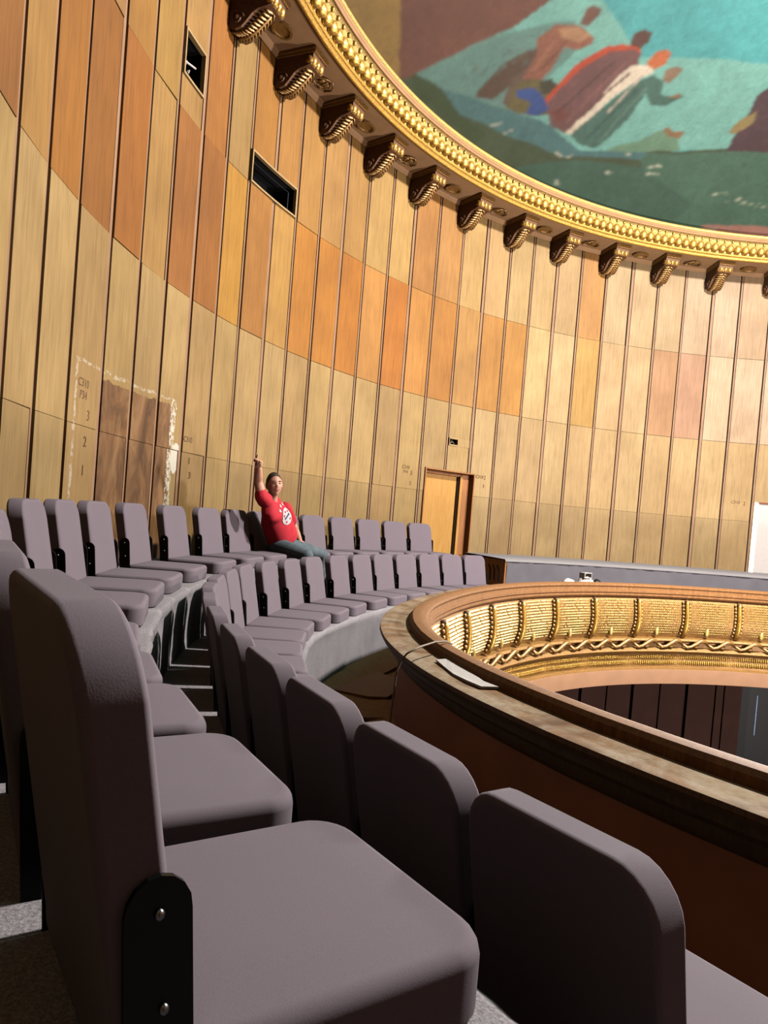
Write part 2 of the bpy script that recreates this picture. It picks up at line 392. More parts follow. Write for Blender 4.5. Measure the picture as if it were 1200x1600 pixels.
# ------------------------------------------------------------------ ceiling, cornice
mb = MB(); mb.sweep([(9.3, ZS), (8.34, ZS+.02), (8.34, ZS+.2)], -180, 180, 240); mb.build('ceiling', M['soffit']); tag(bpy.data.objects['ceiling'], 'brown painted soffit ring under the gilded cornice', kind='structure')
mb = MB(); mb.sweep([(8.985, ZS-.05), (8.95, ZS-.02), (8.93, ZS+.01)], -140, 30, 160); o = mb.build('trim_1', M['soffit']); tag(o, kind='structure')
cor = empty('cornice', pol(-45, 8.3, 5.4), 0, 'gilded round ceiling cornice with leaf bosses, beads and scroll brackets below', 'cornice')
invc = Matrix.Translation(-Vector(cor.location))
def cpart(nm, mb, mat, par=cor, smooth=True, kind=None):
    o = mb.build(nm, mat, par, smooth, kind=kind); o.data.transform(invc); return o
A0, A1 = -112, 24
m = MB(); m.sweep([(8.365, 5.41), (8.355, 5.375), (8.33, 5.362), (8.305, 5.375), (8.302, 5.405), (8.31, 5.415), (8.292, 5.415), (8.275, 5.43), (8.273, 5.45), (8.285, 5.462)], A0, A1, 260); cpart('lower_fillet', m, M['gold'])
m = MB(); m.sweep([(8.285, 5.455), (8.29, 5.47), (8.285, 5.52), (8.255, 5.58), (8.22, 5.61), (8.205, 5.63), (8.20, 5.66), (8.15, 5.68)], A0, A1, 260); cpart('cove', m, M['gold_dull'])
m = MB(); m.sweep([(8.15, 5.68), (8.14, 5.665), (8.12, 5.67), (8.12, 5.70), (8.105, 5.70), (8.10, 5.72)], A0, A1, 260); cpart('brown_moulding', m, M['soffit'])
m = MB(); m.sweep([(8.10, 5.72), (8.085, 5.725), (8.08, 5.75), (8.09, 5.775), (8.12, 5.78), (8.3, 5.80)], A0, A1, 260); cpart('upper_rim', m, M['gold_dull'])
# ribbed texture band, beads: joined, too small to pick apart
m = MB()
n = int(radians(A1-A0)*8.29/.035)
for i in range(n):
    a = A0+(A1-A0)*i/n; m.ball(pol(a, 8.283, 5.447), (.014, .014, .012), 5, 3)
cpart('bead_row', m, M['gold'], kind='stuff')
m = MB(); n = int(radians(A1-A0)*8.15/.148)*1
for i in range(n):
    a = A0+(A1-A0)*i/n; m.ball(pol(a, 8.19, 5.645), (.026, .026, .03), 7, 5)
cpart('upper_bead_row', m, M['gold'], kind='stuff')
# leaf bosses, one by one
m = MB(); V = []; F = []
prof = [(-.0, -.0), (.040, .02), (.066, .05), (.072, .085), (.060, .12), (.03, .15), (0, .17)]
nu = 7
for k, (hw, s_) in enumerate(prof):
    for i in range(nu):
        th = -pi/2+pi*i/(nu-1)
        rib = 1+.16*cos(6*th)
        V.append((hw*1.0*sin(th), -(.004+hw*.95*cos(th)*rib), s_))
for k in range(len(prof)-1):
    for i in range(nu-1): F.append((k*nu+i, k*nu+i+1, (k+1)*nu+i+1, (k+1)*nu+i))
m.add(V, F); leafme = m.mesh('leaf_boss', M['gold'], True)
n = int(round(radians(A1-A0)*8.26/.148))
tilt = Matrix.Rotation(radians(28), 4, 'X')
for i in range(n):
    a = A0+(A1-A0)*(i+.5)/n
    if not (-104 < a < 10): continue
    o = bpy.data.objects.new('leaf_boss', leafme); col.objects.link(o); o.parent = cor
    o.matrix_local = Matrix.Translation(Vector(pol(a, 8.292, 5.462))-Vector(cor.location)) @ Matrix.Rotation(pi-radians(a)+pi, 4, 'Z') @ tilt
# brackets
def spiral(cx, cz, r0, r1, turns, n, x):
    return [(x, cx+(r0+(r1-r0)*i/n)*cos(2*pi*turns*i/n), cz+(r0+(r1-r0)*i/n)*sin(2*pi*turns*i/n)) for i in range(n+1)]
def bracket_meshes():
    out = {}
    # local: x tangential, y inward from the wall, z down negative
    prof = [(0, 0), (.52, 0), (.53, -.04), (.50, -.07), (.50, -.13), (.47, -.18), (.40, -.20), (.33, -.21), (.26, -.25), (.20, -.32), (.14, -.38), (.07, -.40), (.0, -.37)]
    n = len(prof); m = MB(); hw = .135
    V = [(-hw, y, z) for y, z in prof]+[(hw, y, z) for y, z in prof]
    F = [tuple(range(n)), tuple(range(2*n-1, n-1, -1))]+[(i, n+i, n+(i+1) % n, (i+1) % n) for i in range(n)]
    m.add(V, F)
    for s in (-1, 1):
        m.tube(spiral(.09, -.29, .075, .015, 1.6, 22, s*(hw+.004)), .012, 5)
        m.ball((s*(hw+.005), .09, -.29), (.02, .03, .03), 8, 5)
    out['bracket'] = m.mesh('bracket', M['bracket'])
    m = MB(); m.box((0, .27, -.012), (.165, .275, .014)); m.box((0, .27, -.042), (.15, .262, .016)); out['abacus'] = m.mesh('abacus', M['antique'])
    m = MB()
    for s in (-1, 0, 1):
        m.ball((s*.085, .465, -.13), (.04, .058, .058), 10, 7)
    m.tube([(-.14, .45, -.13), (.14, .45, -.13)], .045, 10)
    out['volute'] = m.mesh('volute', M['gold'], True)
    m = MB()
    for i in range(12):
        t_ = i/11; y = .41-.36*t_; z = -.205-.20*sin(t_*pi*.56)
        wdt = .11*(1-.22*abs(t_-.4))
        for s in (-1, 1):
            m.ball((s*wdt*.5, y, z), (.062, .015, .022), 6, 4, Matrix.Rotation(-s*.55, 3, 'Z') @ Matrix.Rotation(.4, 3, 'X'))
    m.tube([(0, .41-.36*i/9, -.222-.20*sin(i/9*pi*.56)) for i in range(10)], .016, 6)
    out['acanthus_leaf'] = m.mesh('acanthus_leaf', M['antique'], True)
    return out
BM = bracket_meshes()
def bracket(az):
    rz = pi-radians(az)
    o = link('bracket', BM['bracket'], cor, Vector(pol(az, 8.99, ZS))-Vector(cor.location), rz)
    for nme in ('abacus', 'volute', 'acanthus_leaf'): link(nme, BM[nme], o, kind='stuff' if nme == 'acanthus_leaf' else None)
def rosette(az, kind):
    m = MB(); rz = pi-radians(az)
    if kind == 0:
        V = []; n = 24
        for i in range(n):
            th = 2*pi*i/n; V += [(.15*cos(th), .28+.11*sin(th), 0), (.15*cos(th), .28+.11*sin(th), -.03), (.12*cos(th), .28+.085*sin(th), -.03), (.115*cos(th), .28+.08*sin(th), -.012)]
        F = []
        for i in range(n):
            for k in range(3): F.append((4*i+k, 4*((i+1) % n)+k, 4*((i+1) % n)+k+1, 4*i+k+1))
        F.append(tuple(4*i+3 for i in range(n))[::-1])
        m.add(V, F)
    else:
        for s in (-1, 1):
            m.tube([(s*.14, .20, -.012), (s*.15, .30, -.02), (s*.08, .37, -.02), (0, .40, -.015)], .014, 5)
            m.tube([(s*.14, .20, -.012), (s*.06, .18, -.015), (0, .22, -.015)], .012, 5)
            m.ball((s*.06, .28, -.012), (.035, .05, .014), 7, 4, Matrix.Rotation(s*.5, 3, 'Z'))
        m.ball((0, .28, -.016), (.025, .07, .016), 7, 4)
    o = m.build('rosette', M['antique'], cor, kind == 1, Vector(pol(az, 8.99, ZS))-Vector(cor.location), rz)
br = [SEAM[7+2*i-K0]-.25 for i in range(-4, 14)]
for i, a in enumerate(br):
    bracket(a)
    if i < len(br)-1: rosette((a+br[i+1])/2, i % 2)

# ------------------------------------------------------------------ mural dome
DR, DZ, RISE = 8.28, 5.80, 2.7
SR = (DR**2+RISE**2)/(2*RISE); SC = DZ+RISE-SR
def dome_hit(px, py):
    x = (px-PX0)/FPX; y = -(py-PY0)/FPX
    dv = (_W+_r*x+_u*y).normalized(); oc = CAM-Vector((0, 0, SC))
    b = oc.dot(dv); c = oc.dot(oc)-SR*SR
    return CAM+dv*(-b+sqrt(max(b*b-c, 0)))
def mur(poly):
    # picture-plane of the painting: azimuth-preserving unrolled disc (x, y) of the dome
    return [(p.x, p.y) for p in (dome_hit(px, py) for px, py in poly)]
SKY = (84, 166, 168)
PAINT = [ # (colour, polygon) back to front
 ((112, 176, 172), [(560, -40), (1300, -60), (1300, 260), (900, 250), (640, 125)]),
 ((74, 160, 168), [(900, -60), (1300, -80), (1300, 120), (1000, 90)]),
 ((96, 140, 136), [(640, 118), (760, 60), (900, 30), (900, 80), (800, 180), (650, 130)]),
 ((66, 84, 60), [(600, 90), (640, 122), (700, 150), (770, 170), (850, 190), (900, 238), (960, 236), (1000, 232), (1060, 238), (1140, 232), (1210, 232), (1320, 240), (1320, 400), (1100, 420), (900, 380), (600, 200), (540, 60)]),
 ((70, 108, 92), [(1000, 240), (1060, 242), (1210, 236), (1320, 240), (1320, 420), (1080, 400), (1010, 320)]),
 ((62, 98, 84), [(800, 262), (900, 250), (1000, 262), (1080, 320), (1040, 360), (900, 320)]),
 ((72, 116, 120), [(690, 140), (770, 165), (850, 190), (905, 236), (960, 236), (1020, 232), (1000, 250), (880, 245), (800, 215), (720, 178), (680, 152)]),
 ((58, 78, 46), [(640, 112), (690, 140), (720, 180), (760, 210), (740, 225), (650, 150)]),
 ((146, 122, 64), [(500, -60), (630, -60), (629, 0), (623, 124), (560, 60)]),
 ((108, 74, 60), [(629, -60), (940, -60), (862, 0), (800, 44), (650, 116), (636, 124), (623, 124)]),
 ((84, 70, 56), [(740, 152), (785, 100), (822, 80), (862, 76), (850, 92), (812, 122), (770, 156)]),
 ((96, 84, 72), [(785, 160), (800, 122), (842, 96), (860, 104), (846, 128), (815, 150), (795, 168)]),
 ((134, 92, 74), [(838, 62), (870, 38), (905, 38), (928, 60), (924, 70), (905, 78), (882, 74), (862, 106), (846, 126), (815, 124), (838, 86)]),
 ((104, 78, 66), [(905, 38), (916, 14), (930, 7), (942, 14), (934, 26), (920, 40)]),
 ((160, 128, 98), [(872, 44), (900, 40), (925, 56), (905, 66), (880, 58)]),
 ((96, 92, 56), [(790, 168), (806, 132), (838, 124), (862, 140), (858, 178), (832, 182), (802, 174)]),
 ((52, 78, 140), [(806, 142), (832, 138), (858, 158), (862, 168), (840, 182), (822, 178), (830, 160), (806, 152)]),
 ((60, 62, 44), [(842, 130), (862, 122), (872, 132), (864, 146), (846, 148)]),
 ((170, 72, 44), [(852, 156), (896, 104), (948, 72), (976, 68), (1000, 74), (1004, 86), (880, 150), (858, 170)]),
 ((106, 78, 78), [(856, 160), (902, 112), (954, 80), (990, 76), (1002, 84), (996, 106), (962, 140), (922, 182), (882, 208), (858, 196)]),
 ((112, 68, 60), [(858, 176), (878, 166), (890, 180), (872, 194)]),
 ((84, 62, 54), [(984, 68), (990, 52), (1006, 46), (1018, 52), (1014, 64), (1000, 76)]),
 ((206, 204, 190), [(884, 208), (932, 160), (966, 118), (988, 102), (1018, 102), (1020, 114), (988, 130), (944, 164), (908, 200), (892, 210)]),
 ((176, 104, 64), [(1010, 100), (1024, 82), (1040, 78), (1050, 84), (1040, 100), (1022, 110)]),
 ((66, 104, 96), [(892, 210), (944, 166), (990, 130), (1022, 118), (1036, 126), (1032, 148), (1050, 152), (1064, 146), (1066, 152), (1040, 166), (1018, 166), (1008, 148), (986, 182), (952, 214), (930, 232), (904, 226)]),
 ((128, 112, 92), [(1034, 126), (1042, 108), (1058, 102), (1068, 108), (1056, 122), (1042, 132)]),
 ((136, 108, 76), [(1044, 152), (1058, 147), (1064, 148), (1060, 154)]),
 ((100, 142, 120), [(946, 236), (966, 226), (1000, 220), (1026, 206), (1042, 200), (1058, 212), (1062, 236), (1000, 238)]),
 ((128, 104, 74), [(1036, 204), (1044, 197), (1052, 206), (1070, 205), (1062, 218), (1046, 214)]),
 ((74, 58, 64), [(1134, 236), (1146, 212), (1160, 196), (1172, 172), (1182, 150), (1204, 134), (1320, 120), (1320, 250)]),
 ((134, 124, 82), [(1138, 206), (1158, 186), (1184, 174), (1178, 190), (1160, 204), (1142, 212)]),
 ((158, 118, 110), [(1096, 352), (1210, 356), (1210, 372), (1100, 366)]),
]
_rs = random.Random(11)
for (x, y, ww) in ((778, 194, 10), (800, 204, 9), (873, 241, 5), (888, 243, 4), (952, 271, 5), (1025, 262, 12), (1020, 272, 9), (1125, 302, 12), (1150, 312, 14), (1185, 320, 12), (1160, 316, 8), (980, 240, 3), (870, 285, 3), (1110, 360, 16)):
    for _k in range(5):
        xx = x+_rs.uniform(-ww, ww); yy = y+_rs.uniform(-3, 3); q_ = _rs.uniform(1, 3.2)
        PAINT.append(((170, 186, 172), [(xx-q_*1.6, yy+q_*.4), (xx-q_*.3, yy-q_*.7), (xx+q_*1.4, yy-q_*.5), (xx+q_*.4, yy+q_*.6)]))
for (x0, y0, x1, y1, c) in ((868, 178, 962, 96, (84, 60, 62)), (884, 192, 980, 96, (122, 90, 88)), (905, 186, 985, 112, (90, 64, 66)), (918, 216, 996, 140, (50, 84, 78)), (936, 222, 1010, 138, (84, 122, 112)), (950, 176, 1004, 118, (168, 168, 158)), (845, 110, 890, 60, (104, 70, 58)), (832, 112, 868, 62, (154, 112, 90))):
    PAINT.append((c, [(x0-2, y0), (x1-2.5, y1), (x1+1.5, y1+1), (x0+2, y0+1)]))
rb = random.Random(3)
for i in range(26):   # thin bare twigs
    x = rb.uniform(690, 830); y = 130-(x-690)*.4+rb.uniform(-5, 25); dx = rb.uniform(8, 26); dy = -rb.uniform(4, 22)
    PAINT.append(((92, 110, 104), [(x, y), (x+dx*.5, y+dy*.6-1), (x+dx, y+dy), (x+dx*.5, y+dy*.6+1.2)]))
na, nr = 620, 420
azs = np.radians(np.linspace(-112, 24, na+1)); rr = np.linspace(8.28, 1.0, nr+1)
AZ, RR = np.meshgrid(azs, rr, indexing='ij')
XX, YY = np.sin(AZ)*RR, np.cos(AZ)*RR; ZZ = SC+np.sqrt(SR*SR-RR**2)
def inpoly(px, py, poly):
    inside = np.zeros(px.shape, bool); n = len(poly); j = n-1
    for i in range(n):
        xi, yi = poly[i]; xj, yj = poly[j]
        c = ((yi > py) != (yj > py)) & (px < (xj-xi)*(py-yi)/((yj-yi) or 1e-12)+xi)
        inside ^= c; j = i
    return inside
rs = np.random.RandomState(4)
g = rs.rand(40, 40)
def smooth_noise(f):
    u = (XX*f) % 39; v = (YY*f) % 39; i = u.astype(int); j = v.astype(int); fu = u-i; fv = v-j
    return (g[i, j]*(1-fu)*(1-fv)+g[i+1 if False else (i+1) % 40, j]*fu*(1-fv)+g[i, (j+1) % 40]*(1-fu)*fv+g[(i+1) % 40, (j+1) % 40]*fu*fv)
WX = XX+(smooth_noise(4)-.5)*.03; WY = YY+(smooth_noise(5.3)-.5)*.03
colr = np.empty(XX.shape+(3,)); colr[:] = L(SKY)[:3]
for c, poly in PAINT:
    mk = inpoly(WX, WY, mur(poly)); colr[mk] = L(c)[:3]
nzv = (smooth_noise(3)*.5+smooth_noise(8)*.3+smooth_noise(17)*.2-.5)
# brushed softness: average neighbouring strokes
for _ in range(2): colr[1:-1, 1:-1] = (colr[1:-1, 1:-1]*2+colr[:-2, 1:-1]+colr[2:, 1:-1]+colr[1:-1, :-2]+colr[1:-1, 2:])/6
colr = np.clip(colr*(1+.40*nzv[..., None]), 0, 1)*np.array([.82, .68, .58])
V = np.stack([XX, YY, ZZ], -1).reshape(-1, 3)
ii, jj = np.meshgrid(np.arange(na), np.arange(nr), indexing='ij'); q = (ii*(nr+1)+jj).ravel()
Fq = np.stack([q, q+1, q+nr+2, q+nr+1], 1)
me = bpy.data.meshes.new('mural'); me.vertices.add(len(V)); me.vertices.foreach_set('co', V.ravel())
me.loops.add(Fq.size); me.loops.foreach_set('vertex_index', Fq.ravel()); me.polygons.add(len(Fq))
me.polygons.foreach_set('loop_start', np.arange(0, Fq.size, 4)); me.polygons.foreach_set('loop_total', np.full(len(Fq), 4))
me.polygons.foreach_set('use_smooth', np.ones(len(Fq), bool)); me.update()
ca = me.color_attributes.new('paint', 'FLOAT_COLOR', 'POINT')
ca.data.foreach_set('color', np.concatenate([colr.reshape(-1, 3), np.ones((len(V), 1))], 1).ravel())
t = NT('mural_paint'); at_ = t.n('ShaderNodeVertexColor'); at_.layer_name = 'paint'
v = t.ramp(t.noise(7, 6, .7, dist=1.0), [(.3, (.84, .84, .84)), (.7, (1.12, 1.12, 1.12))]); M['mural'] = t.out(t.mix(1.0, at_.outputs[0], v, 'MULTIPLY'), .6); me.materials.append(M['mural'])
mo = link('mural', me); tag(mo, 'painted ceiling mural of robed walkers on a green hill under turquoise sky', 'mural')
m = MB(); m.sweep([(8.28-.01, DZ), (6.5, SC+sqrt(SR**2-6.5**2)), (4, SC+sqrt(SR**2-16)), (1.0, SC+sqrt(SR**2-1))], 24, 248, 100)
V = [pol(2*pi*i/24*180/pi, 1.02, SC+sqrt(SR**2-1.04)+.002) for i in range(24)]; m.add(V, [tuple(range(24))])
o = m.build('ceiling_2', plain('dome_plain_paint', (104, 150, 140), .8), None, True); tag(o, 'unseen rest of the painted dome', kind='structure')

# ------------------------------------------------------------------ floors and carpeted steps
def fold(a, z, r): return .018*noise.noise(Vector((a*.9, z*3, r)))+.008*noise.noise(Vector((a*2.7, z*7, r+5)))
def ro(az):   # the rear step stands back a little along the middle of its curve
    return float(np.interp(az, [-150, -124, -120.2, -116.7, -113.3, -110, -106, -100, -90, -80, 0], [-.0, 0, .02, .05, .08, .09, .08, .05, .03, 0, 0]))
def rfn(az): return float(np.interp(az, [-150, -116, -98, -88, -80, -70, -57, -45, 0], [7.585, 7.585, 7.65, 7.65, 7.55, 7.51, 7.48, 7.55, 7.55]))
def zr(az):   # top of the rear step sinks a little towards the viewer
    s = min(1, max(0, (az+113)/9.0)); s = s*s*(3-2*s); return -.63+.06*s
def step_mesh(a0, a1, rfront, rback, ztop, zbot, n, nz=8, rf=lambda a: 0):
    V = []; F = []; m_ = nz+1+3
    for i in range(n+1):
        a = a0+(a1-a0)*i/n; zt = ztop(a) if callable(ztop) else ztop
        for k in range(nz+1):
            z = zbot+(zt-zbot)*k/nz; ff = fold(a, z, rfront)*(1 if 0 < k else .4)
            V.append(pol(a, rfront+rf(a)+ff-(.012 if k == nz else 0), z-(.012 if k == nz else 0)))
        V.append(pol(a, rfront+rf(a)+.012, zt)); V.append(pol(a, rfront+rf(a)+.1, zt)); V.append(pol(a, rback, zt))
    for i in range(n):
        for k in range(m_-1): F.append((i*m_+k, i*m_+k+1, (i+1)*m_+k+1, (i+1)*m_+k))
    for e in (0, n): F.append(tuple(e*m_+k for k in range(m_))+(() if True else ()))
    return V, F
V, F = step_mesh(-150, -43.9, 7.915, 9.05, zr, FLOOR_AISLE, 420, rf=ro); o = make('floor_1', V, F, M['carpet'], None, True); tag(o, 'grey carpeted rear step under the back row of seats', kind='structure')
V, F = step_mesh(-150, 60, 7.09, 9.05, FLOOR_AISLE, WALK, 520, rf=lambda a: rfn(a)-7.585); o = make('floor', V, F, M['carpet'], None, True); tag(o, 'grey carpeted front step and narrow aisle between the seat rows', kind='structure')
m = MB(); m.sweep([(6.3, WALK), (9.3, WALK)], -180, 180, 180); o = m.build('floor_2', M['walk']); tag(o, 'worn brown walkway floor behind the balustrade', kind='structure')
# carpet-covered barrier on the right
bar = empty('barrier', pol(-20, 8.2, FLOOR_AISLE), 0, 'long low barrier covered in grey-lilac cloth with a wooden end', 'barrier')
invb = Matrix.Translation(-Vector(bar.location))
V = []; F = []; n = 160
for i in range(n+1):
    a = -35.0+60*i/n
    for k in range(6):
        z = FLOOR_AISLE+(-.545-FLOOR_AISLE)*k/5; V.append(pol(a, 7.99+1.2*fold(a, z, 3), z))
for i in range(n):
    for k in range(5): F.append((i*6+k, i*6+k+1, (i+1)*6+k+1, (i+1)*6+k))
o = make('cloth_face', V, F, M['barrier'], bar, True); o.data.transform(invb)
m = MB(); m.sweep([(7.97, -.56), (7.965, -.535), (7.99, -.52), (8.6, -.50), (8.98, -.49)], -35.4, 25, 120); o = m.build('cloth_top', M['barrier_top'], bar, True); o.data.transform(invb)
m = MB(); m.arcbox(-35.25, -35.0, 7.99, 8.97, FLOOR_AISLE, -.535); o = m.build('end_panel', M['frame'], bar); o.data.transform(invb)
m = MB()
for k in range(3): m.tube([pol(-35.3, 8.12+.1*k, -.9), pol(-35.31, 8.13+.1*k, -.72), pol(-35.3, 8.17+.1*k, -.64)], .008, 5)
o = m.build('scribble', M['dark'], bar); o.data.transform(invb)

# loose old boards on the walkway
SH = [((505, 1045), (622, 1008), (628, 1036), (560, 1062)), ((520, 1068), (590, 1048), (640, 1062), (606, 1082), (575, 1080)), ((535, 1100), (600, 1088), (650, 1095), (650, 1115), (560, 1112)), ((570, 1122), (612, 1115), (655, 1128), (640, 1160), (590, 1150))]
def on_plane(px, py, z):
    x = (px-PX0)/FPX; y = -(py-PY0)/FPX; dv = _W+_r*x+_u*y; return CAM+dv*((z-CAM.z)/dv.z)
for i, sh in enumerate(SH):
    top = [on_plane(px, py, WALK+.05+.012*i) for px, py in sh]; c = sum(top, Vector())/len(top); n = len(top)
    V = [p-c for p in top]+[p-c-Vector((0, 0, .018)) for p in top]
    F = [tuple(range(n)), tuple(range(2*n-1, n-1, -1))]+[(k, n+k, n+(k+1) % n, (k+1) % n) for k in range(n)]
    c.z -= .03
    o = make('floor_board', V, F, M['walk'] if i != 1 else M['frame'], None, False, c)
    o.rotation_euler = (.03, -.05+.02*i, 0)
    tag(o, ['worn brown board farthest along the walkway, touching the carpeted step', 'reddish brown loose board, second along the walkway from the far end', 'tan loose board lying third from the far end of the walkway', 'loose brown board nearest the seats at the foot of the balustrade'][i], 'board', 'loose boards on the walkway')

# ------------------------------------------------------------------ balustrade
TB = [(-180, 6.2), (-130, 6.19), (-121, 6.24), (-116, 6.30), (-111, 6.37), (-106, 6.39), (-98, 6.38), (-90, 6.36), (-85, 6.29), (-78, 6.20), (-70, 6.15), (-60, 6.16), (-50, 6.20), (-40, 6.25), (-25, 6.30), (-5, 6.28), (20, 6.25), (180, 6.2)]
def rb_(a):
    a = (a+180) % 360-180
    xs = [p[0] for p in TB]; s = 0; wt = 0
    for da in (-8, -4, 0, 4, 8):
        s += float(np.interp(a+da, xs, [p[1] for p in TB])); wt += 1
    return s/wt
bal = empty('balustrade', pol(-60, 6.3, WALK), 0, 'round gallery balustrade with wooden rail and gilded inner face', 'railing')
invl = Matrix.Translation(-Vector(bal.location))
def bpart(nm, prof, mat, a0=-180, a1=180, n=360, smooth=True, closed=False):
    m = MB(); m.sweep(prof, a0, a1, n, rb_, closed); o = m.build(nm, mat, bal, smooth); o.data.transform(invl); return o
def auto(o, ang=35):
    o.data.polygons.foreach_set('use_smooth', [True]*len(o.data.polygons))
    try: o.data.set_sharp_from_angle(angle=radians(ang))
    except Exception: pass
    return o
auto(bpart('rail_cap', [(.075, -.765), (.072, -.72), (.055, -.70), (.01, -.695), (-.02, -.70), (-.05, -.715), (-.06, -.735), (-.045, -.76), (-.05, -.79), (-.065, -.80), (-.07, -.83), (-.055, -.845), (-.06, -.875), (-.04, -.90), (0, -.91)], M['rail']))
auto(bpart('ledge', [(.07, -.758), (.26, -.752), (.285, -.757)], M['ledge']))
auto(bpart('ledge_moulding', [(.285, -.757), (.29, -.775), (.275, -.80), (.25, -.81), (.245, -.84), (.225, -.86), (.195, -.875), (.19, -.91), (.165, -.94), (.15, -.95)], M['ledge_side']))
auto(bpart('fascia', [(.15, -.95), (.14, -1.0), (.14, WALK)], M['fascia']))
auto(bpart('panel_ground', [(0, -.905), (-.02, -.93), (-.035, -1.0), (-.06, -1.15), (-.06, -1.3), (-.03, -1.42), (.02, -1.52)], M['antique']))
auto(bpart('wave_moulding', [(.02, -1.52), (-.04, -1.54), (-.06, -1.57), (.0, -1.60), (.01, -1.68), (-.03, -1.71), (-.05, -1.74), (-.03, -1.76), (0, -1.77)], M['antique']))
auto(bpart('tooth_ground', [(0, -1.77), (.03, -1.80), (.03, -2.0), (-.0, -2.02), (-.03, -2.03)], M['antique']))
auto(bpart('plain_band', [(-.03, -2.03), (-.035, -2.05), (-.03, -2.26), (.0, -2.27), (.3, -2.27)], M['plain_band']))
RIB0 = -16.55; DRIB = 8.75
def bay_meshes():
    # local frame: x tangential, y inward, z height relative to -.9
    def surf(z): return float(np.interp(-z, [.905, .93, 1.0, 1.15, 1.3, 1.42, 1.52], [0, .02, .035, .06, .06, .03, -.02]))
    m = MB(); W = .37; nx, nz = 20, 14
    for i in range(nx):
        for k in range(nz):
            x = -W+2*W*(i+.5)/nx; z = -.935-.53*(k+.5)/nz
            if random.random() < .06: continue
            y = surf(z)+.002; hx, hz, hy = W/nx*.92, .53/nz/2*.9, .016+.008*random.random()
            m.add([(x-hx, y, z), (x, y, z-hz), (x+hx, y, z), (x, y, z+hz), (x, y+hy, z)], [(0, 1, 4), (1, 2, 4), (2, 3, 4), (3, 0, 4)])
    m.ball((.04, surf(-1.44)+.02, -1.43), (.035, .03, .07), 8, 6)
    lat = m.mesh('lattice', M['gold_dull'])
    m = MB(); pts = [(0, surf(z)+.035+.03*(1 if z > -1.0 else 0)*(z+1.0)*8, z) for z in np.linspace(-.93, -1.5, 12)]
    m.tube(pts, [.024, .03, .034, .036, .036, .036, .038, .04, .042, .044, .042, .034], 8)
    rib = m.mesh('rib', M['gold'], True)
    m = MB()
    for s in (-1, 1):
        for i in range(10):
            z = -.96-.055*i; m.ball((s*.062, surf(z)+.022, z), (.022, .024, .024), 6, 4)
    rope = m.mesh('rope_edge', M['antique'], True)
    m = MB(); m.ball((0, .05, -.94), (.035, .04, .03), 8, 6); cap = m.mesh('rib_head', M['bracket'], True)
    # wave scroll, one per half bay
    m = MB()
    m.tube([(-.23, .03, -1.62), (-.16, .07, -1.57), (-.06, .08, -1.56), (0, .07, -1.60), (.08, .05, -1.66), (.16, .05, -1.67), (.23, .03, -1.62)], [.02, .03, .034, .03, .024, .026, .02], 7)
    m.ball((-.02, .04, -1.655), (.05, .03, .035), 8, 5)
    wave = m.mesh('wave_scroll', M['antique'], True)
    m = MB()
    for i in range(26):
        x = -.47+.94*(i+.5)/26
        for k in range(2): m.ball((x+(k*.018), -.015, -1.845-.09*k), (.015, .014, .038), 5, 4)
    teeth = m.mesh('tooth_row', M['gold'], True)
    return lat, rib, rope, cap, wave, teeth
lat, rib, rope, cap, wave, teeth = bay_meshes()
for i in range(-8, 6):
    a = RIB0+DRIB*i; am = a+DRIB/2
    if a < -94: continue
    def place(nm, me, az, kind=None, sc=1.0):
        eps = .5; r1, r0 = rb_(az+eps), rb_(az-eps); sl = math.atan2(r1-r0, radians(2*eps)*rb_(az))
        o = link(nm, me, bal, Vector(pol(az, rb_(az), 0))-Vector(bal.location), pi-radians(az)+sl, kind); o.scale = (sc, 1, 1); return o
    ln = radians(DRIB)*rb_(am)
    p = place('lattice_panel', lat, am, 'stuff', (ln-.14)/.76)
    r = place('rib', rib, a); link('rope_edge', rope, r, kind='stuff'); link('rib_head', cap, r)
    place('wave_scroll', wave, a+DRIB/4); place('wave_scroll', wave, a+3*DRIB/4)
    place('tooth_row', teeth, am, 'stuff', ln/.94)

# hall below the gallery
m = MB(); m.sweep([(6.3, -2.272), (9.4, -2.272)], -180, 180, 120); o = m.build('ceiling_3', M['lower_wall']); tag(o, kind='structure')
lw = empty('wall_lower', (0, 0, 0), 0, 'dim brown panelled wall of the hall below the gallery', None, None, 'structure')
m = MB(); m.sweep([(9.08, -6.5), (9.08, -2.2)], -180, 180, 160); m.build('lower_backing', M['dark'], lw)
for i in range(26):
    a = -90+3.62*i+1.15
    if a > 2.2: break
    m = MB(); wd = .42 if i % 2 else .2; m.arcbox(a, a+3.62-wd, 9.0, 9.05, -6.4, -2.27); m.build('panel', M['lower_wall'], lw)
m = MB(); m.arcbox(2.6, 3.0, 8.95, 9.05, -6.4, -2.27); m.build('door_jamb', M['lower_wall'], lw)
m = MB(); m.arcbox(3.0, 20, 9.02, 9.05, -6.4, -2.75, 6); m.build('dark_door', plain('dark_door_paint', (30, 34, 36), .5), lw)
m = MB(); m.arcbox(3.0, 20, 9.0, 9.05, -2.75, -2.27, 6); m.build('door_header', M['lower_wall'], lw)
e_ = bpy.data.materials.new('daylight_slit'); e_.use_nodes = True; bs = e_.node_tree.nodes['Principled BSDF']; bs.inputs['Emission Color'].default_value = (.25, .4, .8, 1); bs.inputs['Emission Strength'].default_value = .35; bs.inputs['Base Color'].default_value = (.05, .07, .1, 1)
m = MB(); m.arcbox(6.75, 6.82, 9.0, 9.02, -3.75, -2.95); m.build('door_gap', e_, lw)
m = MB(); V = [pol(10*i, 9.2, -6.4) for i in range(36)]; m.add(V, [tuple(range(36))]); o = m.build('floor_3', M['dark']); tag(o, kind='structure')

